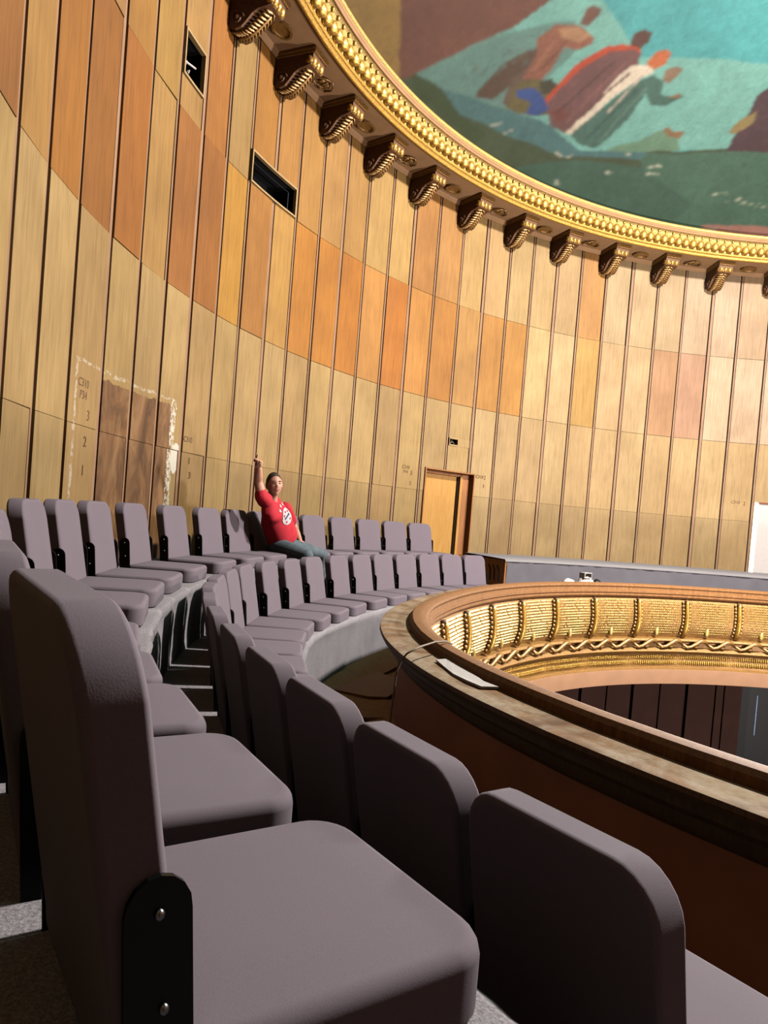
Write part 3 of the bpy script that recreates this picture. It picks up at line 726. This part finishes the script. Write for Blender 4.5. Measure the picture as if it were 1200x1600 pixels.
# things lying on the balustrade
def rail_pt(px, py): return on_plane(px, py, -.752)
top = [rail_pt(x, y) for x, y in ((681, 1034), (700, 1033), (713, 1035), (722, 1046), (738, 1055), (756, 1068), (779, 1077), (752, 1077), (730, 1068), (708, 1056), (695, 1045))]
c = sum(top, Vector())/len(top)
bm = bmesh.new(); vs = [bm.verts.new(p-c+Vector((0, 0, .012+.006*noise.noise(p*9)))) for p in top]; vb = [bm.verts.new(p-c+Vector((0, 0, .003))) for p in top]
bm.faces.new(vs); bm.faces.new(vb[::-1])
for k in range(len(top)): bm.faces.new((vs[k], vb[k], vb[(k+1) % len(top)], vs[(k+1) % len(top)]))
me = bpy.data.meshes.new('paper_strip'); bm.to_mesh(me); bm.free(); me.materials.append(M['paper'])
tag(link('paper_strip', me, None, c), 'torn white strip of paper lying on the dusty ledge of the balustrade', 'paper')
# cable over the rail
cb = [on_plane(706, 1006, -.70), on_plane(697, 1002, -.68), on_plane(680, 1003, -.66), on_plane(655, 1011, -.655), on_plane(636, 1021, -.66)]
e1 = on_plane(627, 1032, -.735); cb += [e1, Vector(e1)+Vector((-.02, .01, -.06))]
dn = Vector(cb[-1]); out_ = Vector((sin(atan2(dn.x, dn.y)), cos(atan2(dn.x, dn.y)), 0))
cb += [dn+Vector((0, 0, -.2))+out_*.01, dn+Vector((0, 0, -.45))+out_*.02, Vector((dn.x, dn.y, WALK+.012))+out_*.05]
c0 = Vector(cb[0]); m = MB(); m.tube([Vector(p)-c0 for p in cb], .0055, 6)
tag(m.build('cable', M['cable'], None, True, c0), 'thin tan cable looped over the wooden rail of the balustrade', 'cable')
# bundle of things on the far rail
def bag(px, py, sx, sz, name, label, mat, cat):
    p = at(px, py, rb_(-36)+.16); az = azof(p); r_ = rb_(az)+.14
    m = MB(); V = []; F = []; nu, nv = 14, 8
    for j in range(nv+1):
        th = pi/2*j/nv
        for i in range(nu):
            ph = 2*pi*i/nu; k = 1+.18*noise.noise(Vector((cos(ph)*2, sin(ph)*2, th*2+px)))
            V.append((sx*cos(ph)*sin(th)*k, .07*sin(ph)*sin(th)*k, sz*cos(th)*k))
    for j in range(nv):
        for i in range(nu): F.append((j*nu+i, (j+1)*nu+i, (j+1)*nu+(i+1) % nu, j*nu+(i+1) % nu))
    F.append(tuple(nv*nu+i for i in range(nu)))
    m.add(V, F); tag(m.build(name, mat, None, True, pol(az, r_, -.752), pi-radians(az)), label, cat)
bag(914, 906, .17, .125, 'plastic_bag', 'crumpled white plastic bag on the far rail in front of the barrier', M['paper'], 'bag')
bag(886, 910, .13, .085, 'crumpled_paper', 'flat pale crumpled paper left of the white bag on the rail', M['paper'], 'paper')
bag(932, 910, .09, .085, 'dark_cloth', 'small dark bundle right of the white bag on the rail', M['black'], 'cloth')
m = MB(); p = pol(azof(at(914, 903, 6.4)), rb_(-36)+.13, -.752)
m.box((0, 0, .075), (.085, .05, .004)); m.box((-.08, 0, .11), (.003, .05, .035)); m.box((.08, 0, .11), (.003, .05, .035)); m.box((0, 0, .145), (.085, .05, .004)); m.box((0, -.045, .035), (.06, .003, .035))
tag(m.build('open_box', M['paper'], None, False, (p[0], p[1], -.72), pi-radians(-36)), 'small open grey box standing behind the white bag on the far rail', 'box')

# ------------------------------------------------------------------ chairs
def rrect(w2, y0, y1, rc_front, rc_back, n=6):
    P = []
    for (cx, cy, a0, rc) in ((w2-rc_front, y1-rc_front, 0, rc_front), (-w2+rc_front, y1-rc_front, 90, rc_front), (-w2+rc_back, y0+rc_back, 180, rc_back), (w2-rc_back, y0+rc_back, 270, rc_back)):
        for i in range(n+1):
            a = radians(a0+90*i/n); P.append((cx+rc*cos(a), cy+rc*sin(a)))
    return P
def slab(outer, levels, map_):
    """levels: (inset, height) pairs; outline shrinks by inset along its inward normal"""
    n = len(outer); cx = sum(p[0] for p in outer)/n; cy = sum(p[1] for p in outer)/n
    hx = max(abs(p[0]-cx) for p in outer); hy = max(abs(p[1]-cy) for p in outer); V = []; F = []
    for ins, h in levels:
        for x, y in outer:
            V.append(map_(cx+(x-cx)*(1-ins/hx), cy+(y-cy)*(1-ins/hy), h))
    for k in range(len(levels)-1):
        for i in range(n): F.append((k*n+i, k*n+(i+1) % n, (k+1)*n+(i+1) % n, (k+1)*n+i))
    F.append(tuple(range(n))[::-1]); F.append(tuple((len(levels)-1)*n+i for i in range(n)))
    return V, F
DEP = .46; CT = .10; BH = .43; LEAN = .108; BT = .075
def chair_meshes():
    out = {}
    w2 = .225
    V, F = slab(rrect(w2, -.02, DEP, .075, .02), [(.012, 0), (.003, .003), (0, .009), (0, .078), (.002, .087), (.006, .094), (.013, .099), (.022, .101), (.12, .105)], lambda x, y, h: (x, y, h))
    m = MB(); m.add(V, F); me = m.mesh('seat_cushion', M['seat'], True); out['cushion'] = me
    def bmap(x, z, h):
        # x across, z up, h depth to the rear; lean back with height, slight hollow
        k = max(0, z-.06)/(.10+BH); return (x, -h-LEAN*k**1.1, z)
    V, F = slab(rrect(w2, .015, CT+BH, .085, .02), [(.10, -.003), (.018, -.001), (.009, .001), (.003, .005), (0, .011), (0, .062), (.003, .069), (.008, BT-.001), (.016, BT), (.08, BT+.001)], bmap)
    m = MB(); m.add(V, [f[::-1] for f in F]); out['back'] = m.mesh('backrest', M['seat'], True)
    for s in (-1, 1):
        m = MB(); x0 = s*(w2+.001); x1 = s*(w2+.008)
        P = [(.0, .02)]+[(-.045+.036*cos(pi*i/8)-.012, .25+.036*sin(pi*i/8)) for i in range(9)]+[(-.075, .0), (-.03, -.0)]
        n = len(P); V = [(x0, y, z) for y, z in P]+[(x1, y, z) for y, z in P]
        m.add(V, [tuple(range(n)), tuple(range(2*n-1, n-1, -1))]+[(i, n+i, n+(i+1) % n, (i+1) % n) for i in range(n)])
        out['plate', s] = m.mesh('side_plate', M['black'])
    m = MB(); m.ball((0, 0, 0), (.005, .006, .006), 8, 5); out['bolt'] = m.mesh('bolt', M['bolt'], True)
    out['w'] = w2
    return out
CM = chair_meshes()
def make_chair():
    o = empty('theatre_seat')
    for q_ in (link('seat_cushion', CM['cushion'], o), link('backrest', CM['back'], o)):
        wn = q_.modifiers.new('even_normals', 'WEIGHTED_NORMAL'); wn.weight = 90; wn.keep_sharp = True
    for s in (-1, 1):
        p = link('side_plate', CM['plate', s], o)
        for (y, z) in ((-.057, .25), (-.045, .158)): link('bolt', CM['bolt'], p, (s*(CM['w']+.009), y, z))
    return o
def copy_tree(o, parent=None):
    c = o.copy(); col.objects.link(c); c.parent = parent
    for ch in o.children: copy_tree(ch, c)
    return c
proto = make_chair(); used = [False]
def put(az, rj, z, sx, label, group, sy=1):
    o = copy_tree(proto) if used[0] else proto
    used[0] = True
    o.location = pol(az, rj, z); o.rotation_euler = (0, 0, pi-radians(az)); o.scale = (sx, sy, 1)
    tag(o, label, 'seat', group); return o
REAR = [-123.9, -120.2, -116.7, -113.3, -109.8, -105.1, -100.9, -96.45, -91.2, -85.4, -80.2, -75.8, -71.8, -67.7, -63.45, -58.8, -54.4, -50.2, -46.1]
FRONT = [-124.6, -121.4, -118.1, -114.8, -111.4, -107.8, -104.0, -100.2, -96.4, -92.5, -88.4, -84.1, -79.9, -75.3, -70.3, -65.7, -61.5, -57.2, -52.4, -47.9, -43.6]
ordw = ['first', 'second', 'third', 'fourth', 'fifth', 'sixth', 'seventh', 'eighth', 'ninth', 'tenth', 'eleventh', 'twelfth', 'thirteenth', 'fourteenth', 'fifteenth', 'sixteenth', 'seventeenth', 'eighteenth', 'nineteenth', 'twentieth']
RL = {0: 'grey padded seat nearest the camera in the back row, black side plate showing', 12: 'grey back-row seat just left of the man in red, mostly hidden by him', 13: 'grey back-row seat the man in the red shirt sits on',
      14: 'grey back-row seat just right of the man in red', 18: 'last grey back-row seat, standing beside the orange door'}
FL = {0: 'grey front-row seat nearest the camera, its broad dark back filling the lower right', 20: 'last grey front-row seat, beside the wooden end of the barrier'}
for i, a in enumerate(REAR):
    z = zr(a)+.0; s = .98 if a < -111 else (1.12 if a < -100 else 1.16)
    rj = 8.385+ro(a)-(.05 if i < 4 else 0)
    nm = RL.get(i) or ('grey padded seat in the back row by the wall, %s from the camera' % ordw[i] if i < 12 else 'grey back-row seat, %s to the left of the seat by the door' % {15: 'third', 16: 'second', 17: 'first'}[i])
    put(a, rj, z, s, nm, 'grey seats of the back row along the wall', .88 if i < 4 else .94)
for i, a in enumerate(FRONT):
    s = float(np.interp(a, [-113, -106, -99, -92], [.885, .94, .98, 1.09]))
    nm = FL.get(i) or ('grey padded seat in the front row, %s from the camera' % ordw[i] if i < 11 else 'grey padded front-row seat, %s from the far end by the barrier' % ordw[19-i])
    put(a, rfn(a)-.02, FLOOR_AISLE, s, nm, 'grey seats of the front row facing the balustrade')

# ------------------------------------------------------------------ the man
SKIN = NT('skin'); SKIN.b.inputs['Subsurface Weight'].default_value = .1; SKIN.b.inputs['Subsurface Radius'].default_value = (.01, .005, .003)
nz_ = SKIN.noise(14, 3); SK = SKIN.out(SKIN.ramp(nz_, [(.3, L((232, 160, 134))), (.7, L((250, 184, 154)))]), .5)
RED = plain('red_cotton', (236, 44, 62), .85, var=.12, scale=12); JEAN = plain('blue_grey_denim', (112, 124, 130), .9, var=.22, scale=16)
HAIR = plain('dark_hair', (70, 48, 36), .7, var=.3, scale=60)
man = empty('person', (-7.76, 2.34, -.455), 0, 'man in red t-shirt and jeans sitting in the back row, thumb raised', 'person')
mi = Matrix.Translation(-Vector(man.location))
def skin_obj(name, verts, edges, radii, mat, parent, lvl=2, root=0):
    me = bpy.data.meshes.new(name); me.from_pydata([tuple(v) for v in verts], edges, []); o = bpy.data.objects.new(name+'_tmp', me); col.objects.link(o)
    o.modifiers.new('s', 'SKIN')
    sv = me.skin_vertices[0].data
    for i, r_ in enumerate(radii): sv[i].radius = (r_, r_) if not isinstance(r_, tuple) else r_; sv[i].use_root = (i == root)
    s2 = o.modifiers.new('b', 'SUBSURF'); s2.levels = lvl; s2.render_levels = lvl
    dg = bpy.context.evaluated_depsgraph_get(); m2 = bpy.data.meshes.new_from_object(o.evaluated_get(dg)); bpy.data.objects.remove(o)
    m2.name = name; m2.materials.clear(); m2.materials.append(mat); m2.polygons.foreach_set('use_smooth', [True]*len(m2.polygons))
    return m2
def fuse(name, mb, mat, voxel=.011, it=6):
    """overlapping solids grown together into one continuous smooth surface"""
    me = mb.mesh(name+'_src', mat); o = bpy.data.objects.new(name+'_tmp', me); col.objects.link(o)
    r_ = o.modifiers.new('r', 'REMESH'); r_.mode = 'VOXEL'; r_.voxel_size = voxel; r_.use_smooth_shade = True
    q_ = o.modifiers.new('s', 'SMOOTH'); q_.iterations = it; q_.factor = .5
    dg = bpy.context.evaluated_depsgraph_get(); m2 = bpy.data.meshes.new_from_object(o.evaluated_get(dg)); bpy.data.objects.remove(o)
    m2.name = name; m2.materials.clear(); m2.materials.append(mat); m2.polygons.foreach_set('use_smooth', [True]*len(m2.polygons))
    return m2
def loft(mb, secs, n=24):
    """secs: (centre, axis vector across, half width, axis vector deep, half depth)"""
    V = []; F = []
    for c, ax, hw, dx, hd in secs:
        for i in range(n):
            t_ = 2*pi*i/n; cs, sn = cos(t_), sin(t_)
            V.append(c+ax*(hw*math.copysign(abs(cs)**.85, cs))+dx*(hd*math.copysign(abs(sn)**.85, sn)))
    for k in range(len(secs)-1):
        for i in range(n): F.append((k*n+i, k*n+(i+1) % n, (k+1)*n+(i+1) % n, (k+1)*n+i))
    F.append(tuple(range(n))[::-1]); F.append(tuple((len(secs)-1)*n+i for i in range(n))); mb.add(V, F)
def limb(mb, pts, rad, n=14):
    P = [Vector(p) for p in pts]; mb.tube(P, rad, n)
    for p, r_ in zip(P, rad): mb.ball(p, r_*.98, 12, 8)
Vv = Vector; UP = Vv((0, 0, 1))
FWD = Vv((.86, -.5, 0)).normalized(); LFT = Vv((-FWD.y, FWD.x, 0))       # lap
TF = Vv((.64, -.77, 0)).normalized(); TL = Vv((-TF.y, TF.x, 0))           # chest, turned to the camera
rsh = at(408.5, 775, 8.16); lsh = at(446, 794, 8.32)
neckb = at(424, 781, 8.2); hem = at(440, 846, 8.2)
axis = (neckb-hem).normalized(); TLt = (lsh-rsh).normalized(); TLt = (TLt-axis*TLt.dot(axis)).normalized(); TFt = TLt.cross(axis).normalized()
if TFt.dot(TF) < 0: TFt = -TFt
TL2 = (TLt*.6+TL*.4).normalized()
headc = at(428.5, 757.5, 8.14)
relb = at(403.5, 752, 8.19); rwr = at(404.5, 730.5, 8.15)
lelb = at(460, 824, 8.30); lwr = at(469, 846, 8.12); lhand = at(474, 854, 8.06)
hip = hem-UP*.05+FWD*.02
rkn = at(480, 868, 7.78); lkn = at(504, 867, 7.90)
rhip = hip-LFT*.10; lhip = hip+LFT*.10
rank = Vv((rkn.x-.02, rkn.y+.02, -.90)); lank = Vv((lkn.x-.02, lkn.y+.01, -.90))
# shirt
m = MB(); L_ = (neckb-hem).length
def sec(t_, hw, hd, off=0, ax=None): return (hem+axis*L_*t_+TFt*off+TL*(.02-.055*min(1, max(0, t_))), ax or TL2, hw, TFt, hd)
loft(m, [sec(-.02, .178, .130, .0), sec(.12, .180, .138, .006), sec(.32, .184, .134, .008), sec(.55, .194, .128, .008), sec(.74, .205, .115, .004, TLt), sec(.88, .182, .092, 0, TLt), sec(.96, .125, .075, 0, TLt), sec(1.03, .068, .064, 0, TLt)])
limb(m, [rsh+axis*-.05+TL*.03, rsh, rsh+(relb-rsh)*.20], [.085, .074, .066])
limb(m, [lsh+axis*-.03, lsh, lsh+(lelb-lsh)*.35, lsh+(lelb-lsh)*.66], [.082, .076, .070, .066])
shme = fuse('t_shirt', m, RED, .011, 5); shme.transform(mi); link('t_shirt', shme, man)
# jeans
m = MB()
loft(m, [(hem-UP*.11-FWD*.02, LFT, .16, FWD, .12), (hem-UP*.06, LFT, .175, FWD, .14), (hem-UP*.0, TL2, .163, TFt, .124), (hem+axis*.035, TL2, .15, TFt, .115)])
for h_, k_, a_ in ((rhip, rkn, rank), (lhip, lkn, lank)):
    limb(m, [h_, h_+(k_-h_)*.5, k_, k_+(a_-k_)*.35, a_+UP*.03], [.098, .088, .070, .066, .056])
jm = fuse('jeans', m, JEAN, .011, 5); jm.transform(mi); link('jeans', jm, man)
# body: neck, arms, torso and legs in one surface under the clothes
m = MB()
loft(m, [sec(.0, .14, .10), sec(.5, .15, .10), sec(.85, .14, .07, 0, TLt), sec(1.0, .06, .055, 0, TLt)])
limb(m, [neckb-axis*.03, neckb+(headc-neckb)*.35, headc-UP*.05], [.062, .054, .055])
limb(m, [rsh, (rsh+relb)/2, relb, relb+(rwr-relb)*.45, rwr], [.06, .052, .044, .043, .030])
limb(m, [lsh, (lsh+lelb)/2, lelb, lelb+(lwr-lelb)*.45, lwr], [.06, .050, .042, .041, .028])
for h_, k_, a_ in ((rhip, rkn, rank), (lhip, lkn, lank)): limb(m, [h_, (h_+k_)/2, k_, (k_+a_)/2, a_], [.085, .075, .055, .05, .035])
bodyme = fuse('body', m, SK, .010, 4); bodyme.transform(mi); link('body', bodyme, man)
for a_ in (rank, lank):
    m = MB(); m.tube([a_-UP*.045-FWD*.04, a_-UP*.045+FWD*.04, a_-UP*.05+FWD*.12, a_-UP*.055+FWD*.18], [.032, .042, .036, .018], 10)
    o = m.build('shoe', M['black'], man, True); o.data.transform(mi)
# head: sculpted ellipsoid facing the camera
hd = (CAM-headc); hd.z = 0; hd = (hd.normalized()*.80+FWD*.45).normalized(); hl = Vv((-hd.y, hd.x, 0)); hu = (UP*1.0+hl*-.10).normalized(); hl = hu.cross(hd).normalized(); hd = hl.cross(hu).normalized()
HM = Matrix(((hl.x, hd.x, hu.x, headc.x), (hl.y, hd.y, hu.y, headc.y), (hl.z, hd.z, hu.z, headc.z), (0, 0, 0, 1)))  # local x = his left, y = face, z = up
V = []; F = []; nu, nv = 40, 30
def g_(x, s): return math.exp(-(x/s)**2)
for j in range(nv+1):
    th = pi*j/nv
    for i in range(nu):
        ph = 2*pi*i/nu; n_ = Vv((sin(th)*cos(ph), sin(th)*sin(ph), cos(th)))
        x, y, z = n_.x*.082, n_.y*.098, n_.z*.125
        if z < 0: k = 1-.30*(-z/.125)**1.5; x *= k; y *= (1-.08*(-z/.125))
        if y > 0:
            y += .022*g_(x, .012)*g_(z+.012, .026)*(1 if z < .02 else g_(z-.02, .02))     # nose
            y -= .010*(g_(x-.033, .016)+g_(x+.033, .016))*g_(z-.014, .016)                # eye sockets
            y += .006*g_(x, .028)*g_(z+.058, .012) + .010*g_(x, .022)*g_(z+.098, .018)    # lips, chin
            y += .006*(g_(x-.045, .02)+g_(x+.045, .02))*g_(z+.022, .022)                  # cheeks
            y += .004*g_(z-.038, .012)
        V.append((x, y, z))
for j in range(nv):
    for i in range(nu): F.append((j*nu+i, (j+1)*nu+i, (j+1)*nu+(i+1) % nu, j*nu+(i+1) % nu))
def hpart(nm, mb, mat, par=None, smooth=True):
    o = mb.build(nm, mat, par or man, smooth); o.data.transform(mi @ HM); return o
m = MB(); m.add(V, F)
for s in (-1, 1): m.ball((s*.083, -.008, -.005), (.012, .02, .032), 8, 6)
hobj = hpart('head', m, SK)
m = MB(); V = []; F = []
for j in range(15):
    th = pi*.62*j/14
    for i in range(36):
        ph = 2*pi*i/36; fr = max(0, sin(ph)); lim = 1.0
        tt = th*(1-.58*fr**.7) ; n_ = Vv((sin(tt)*cos(ph), sin(tt)*sin(ph), cos(tt)))
        k = 1+.02*noise.noise(n_*6)
        V.append((n_.x*.086*k, n_.y*.102*k-.006, n_.z*.131*k+.003))
for j in range(14):
    for i in range(36): F.append((j*36+i, (j+1)*36+i, (j+1)*36+(i+1) % 36, j*36+(i+1) % 36))
m.add(V, F); hpart('hair', m, HAIR)
m = MB()
for s in (-1, 1): m.ball((s*.033, .083, .013), (.012, .009, .006), 8, 6)
hpart('eye', m, HAIR, hobj if False else man)
m = MB()
for s in (-1, 1): m.tube([(s*.018, .098, .034), (s*.034, .095, .039), (s*.052, .082, .033)], .0035, 5)
hpart('eyebrow', m, HAIR)
m = MB(); m.tube([(-.026, .086, -.050), (-.012, .094, -.058), (0, .096, -.060), (.012, .094, -.058), (.026, .086, -.050)], [.003, .005, .006, .005, .003], 6)
hpart('mouth', m, plain('lips', (176, 92, 84), .5))
# hands
def hand(wr, dirn, palm_n, thumb_dir, curl, name, thumb_up=False):
    d_ = dirn.normalized(); n_ = (palm_n-d_*palm_n.dot(d_)).normalized(); s_ = d_.cross(n_)
    if s_.dot(thumb_dir) < 0: s_ = -s_
    Vs = [wr-d_*.01, wr+d_*.035, wr+d_*.075]; Es = [(0, 1), (1, 2)]; Rs = [.026, (.038), (.036)]
    fl = [.070, .078, .072, .056]
    for k in range(4):
        b0 = wr+d_*.082+s_*(.030-.020*k); L_ = fl[k]
        p1 = b0+(d_*cos(curl*.6)+n_*sin(curl*.6))*L_*.45; p2 = p1+(d_*cos(curl*1.6)+n_*sin(curl*1.6))*L_*.33; p3 = p2+(d_*cos(curl*2.4)+n_*sin(curl*2.4))*L_*.25
        i0 = len(Vs); Vs += [b0, p1, p2, p3]; Es += [(1 if k in (0, 3) else 2, i0), (i0, i0+1), (i0+1, i0+2), (i0+2, i0+3)]; Rs += [.0115, .0105, .0095, .008]
    t0_ = wr+d_*.03+s_*.03; t1 = t0_+(s_*.5+d_*.3+thumb_dir*.9).normalized()*.038; t2 = t1+thumb_dir.normalized()*.034; t3 = t2+thumb_dir.normalized()*.028
    i0 = len(Vs); Vs += [t0_, t1, t2, t3]; Es += [(1, i0), (i0, i0+1), (i0+1, i0+2), (i0+2, i0+3)]; Rs += [.016, .013, .0115, .0095]
    me = skin_obj(name, Vs, Es, Rs, SK, man, 2); me.transform(mi); link(name, me, man)
toC = (CAM-rwr).normalized(); rimg = _r.copy()
hand(rwr, (UP*.75-rimg*.05+toC*.5), (toC*.5-UP*.4-rimg*.5), (UP*1.0+rimg*.22), 1.75, 'hand')
hand(lwr, (lhand-lwr), -UP, -LFT+FWD*.3, .35, 'hand')
# shirt print: round white badge with stars above
WP = plain('white_print', (236, 228, 226), .8, var=.03); BP = plain('blue_print', (70, 84, 120), .8, var=.05)
pn = TFt.copy(); pl = TLt.copy(); pu = axis.copy()
from mathutils.bvhtree import BVHTree
bvh = BVHTree.FromPolygons([tuple(v.co) for v in shme.vertices], [tuple(p.vertices) for p in shme.polygons])
pc0 = mi @ (hem+axis*L_*.60+TFt*.1+TLt*.0)
def onshirt(u, v_, off):
    o_ = pc0+pl*u+pu*v_+pn*.5
    h_, n_, i_, d_ = bvh.ray_cast(o_, -pn)
    return (h_ if h_ is not None else pc0+pl*u+pu*v_)+pn*off
def decal(nm, outline, mat, off, par=man):
    cx = sum(p[0] for p in outline)/len(outline); cy = sum(p[1] for p in outline)/len(outline); V = [onshirt(cx, cy, off)]; rings = 4; n = len(outline); F = []
    for k in range(1, rings+1):
        for p in outline: V.append(onshirt(cx+(p[0]-cx)*k/rings, cy+(p[1]-cy)*k/rings, off))
    for i in range(n): F.append((0, 1+i, 1+(i+1) % n))
    for k in range(rings-1):
        for i in range(n): F.append((1+k*n+i, 1+(k+1)*n+i, 1+(k+1)*n+(i+1) % n, 1+k*n+(i+1) % n))
    return make(nm, V, F, mat, par, True)
circ = lambda r_, cx=0, cy=0, n=24: [(cx+r_*cos(2*pi*i/n), cy+r_*sin(2*pi*i/n)) for i in range(n)]
bdg = decal('badge', circ(.094), WP, .006)
decal('badge_band', [(-.055, -.012), (.055, -.012), (.055, .012), (-.055, .012)], BP, .010, bdg)
for (x, y) in ((-.05, .04), (.052, .035), (-.045, -.045), (.03, -.05), (.0, .058)):
    decal('badge_mark', [(x-.011, y-.012), (x+.012, y-.009), (x+.009, y+.012), (x-.012, y+.010)], RED, .010, bdg)
def star(cx, cy, r_): return [(cx+(r_ if i % 2 == 0 else r_*.45)*sin(2*pi*i/10), cy+(r_ if i % 2 == 0 else r_*.45)*cos(2*pi*i/10)) for i in range(10)]
for x, y in ((-.075, .125), (-.01, .145), (.06, .125)): decal('star', star(x, y, .026), WP, .006)
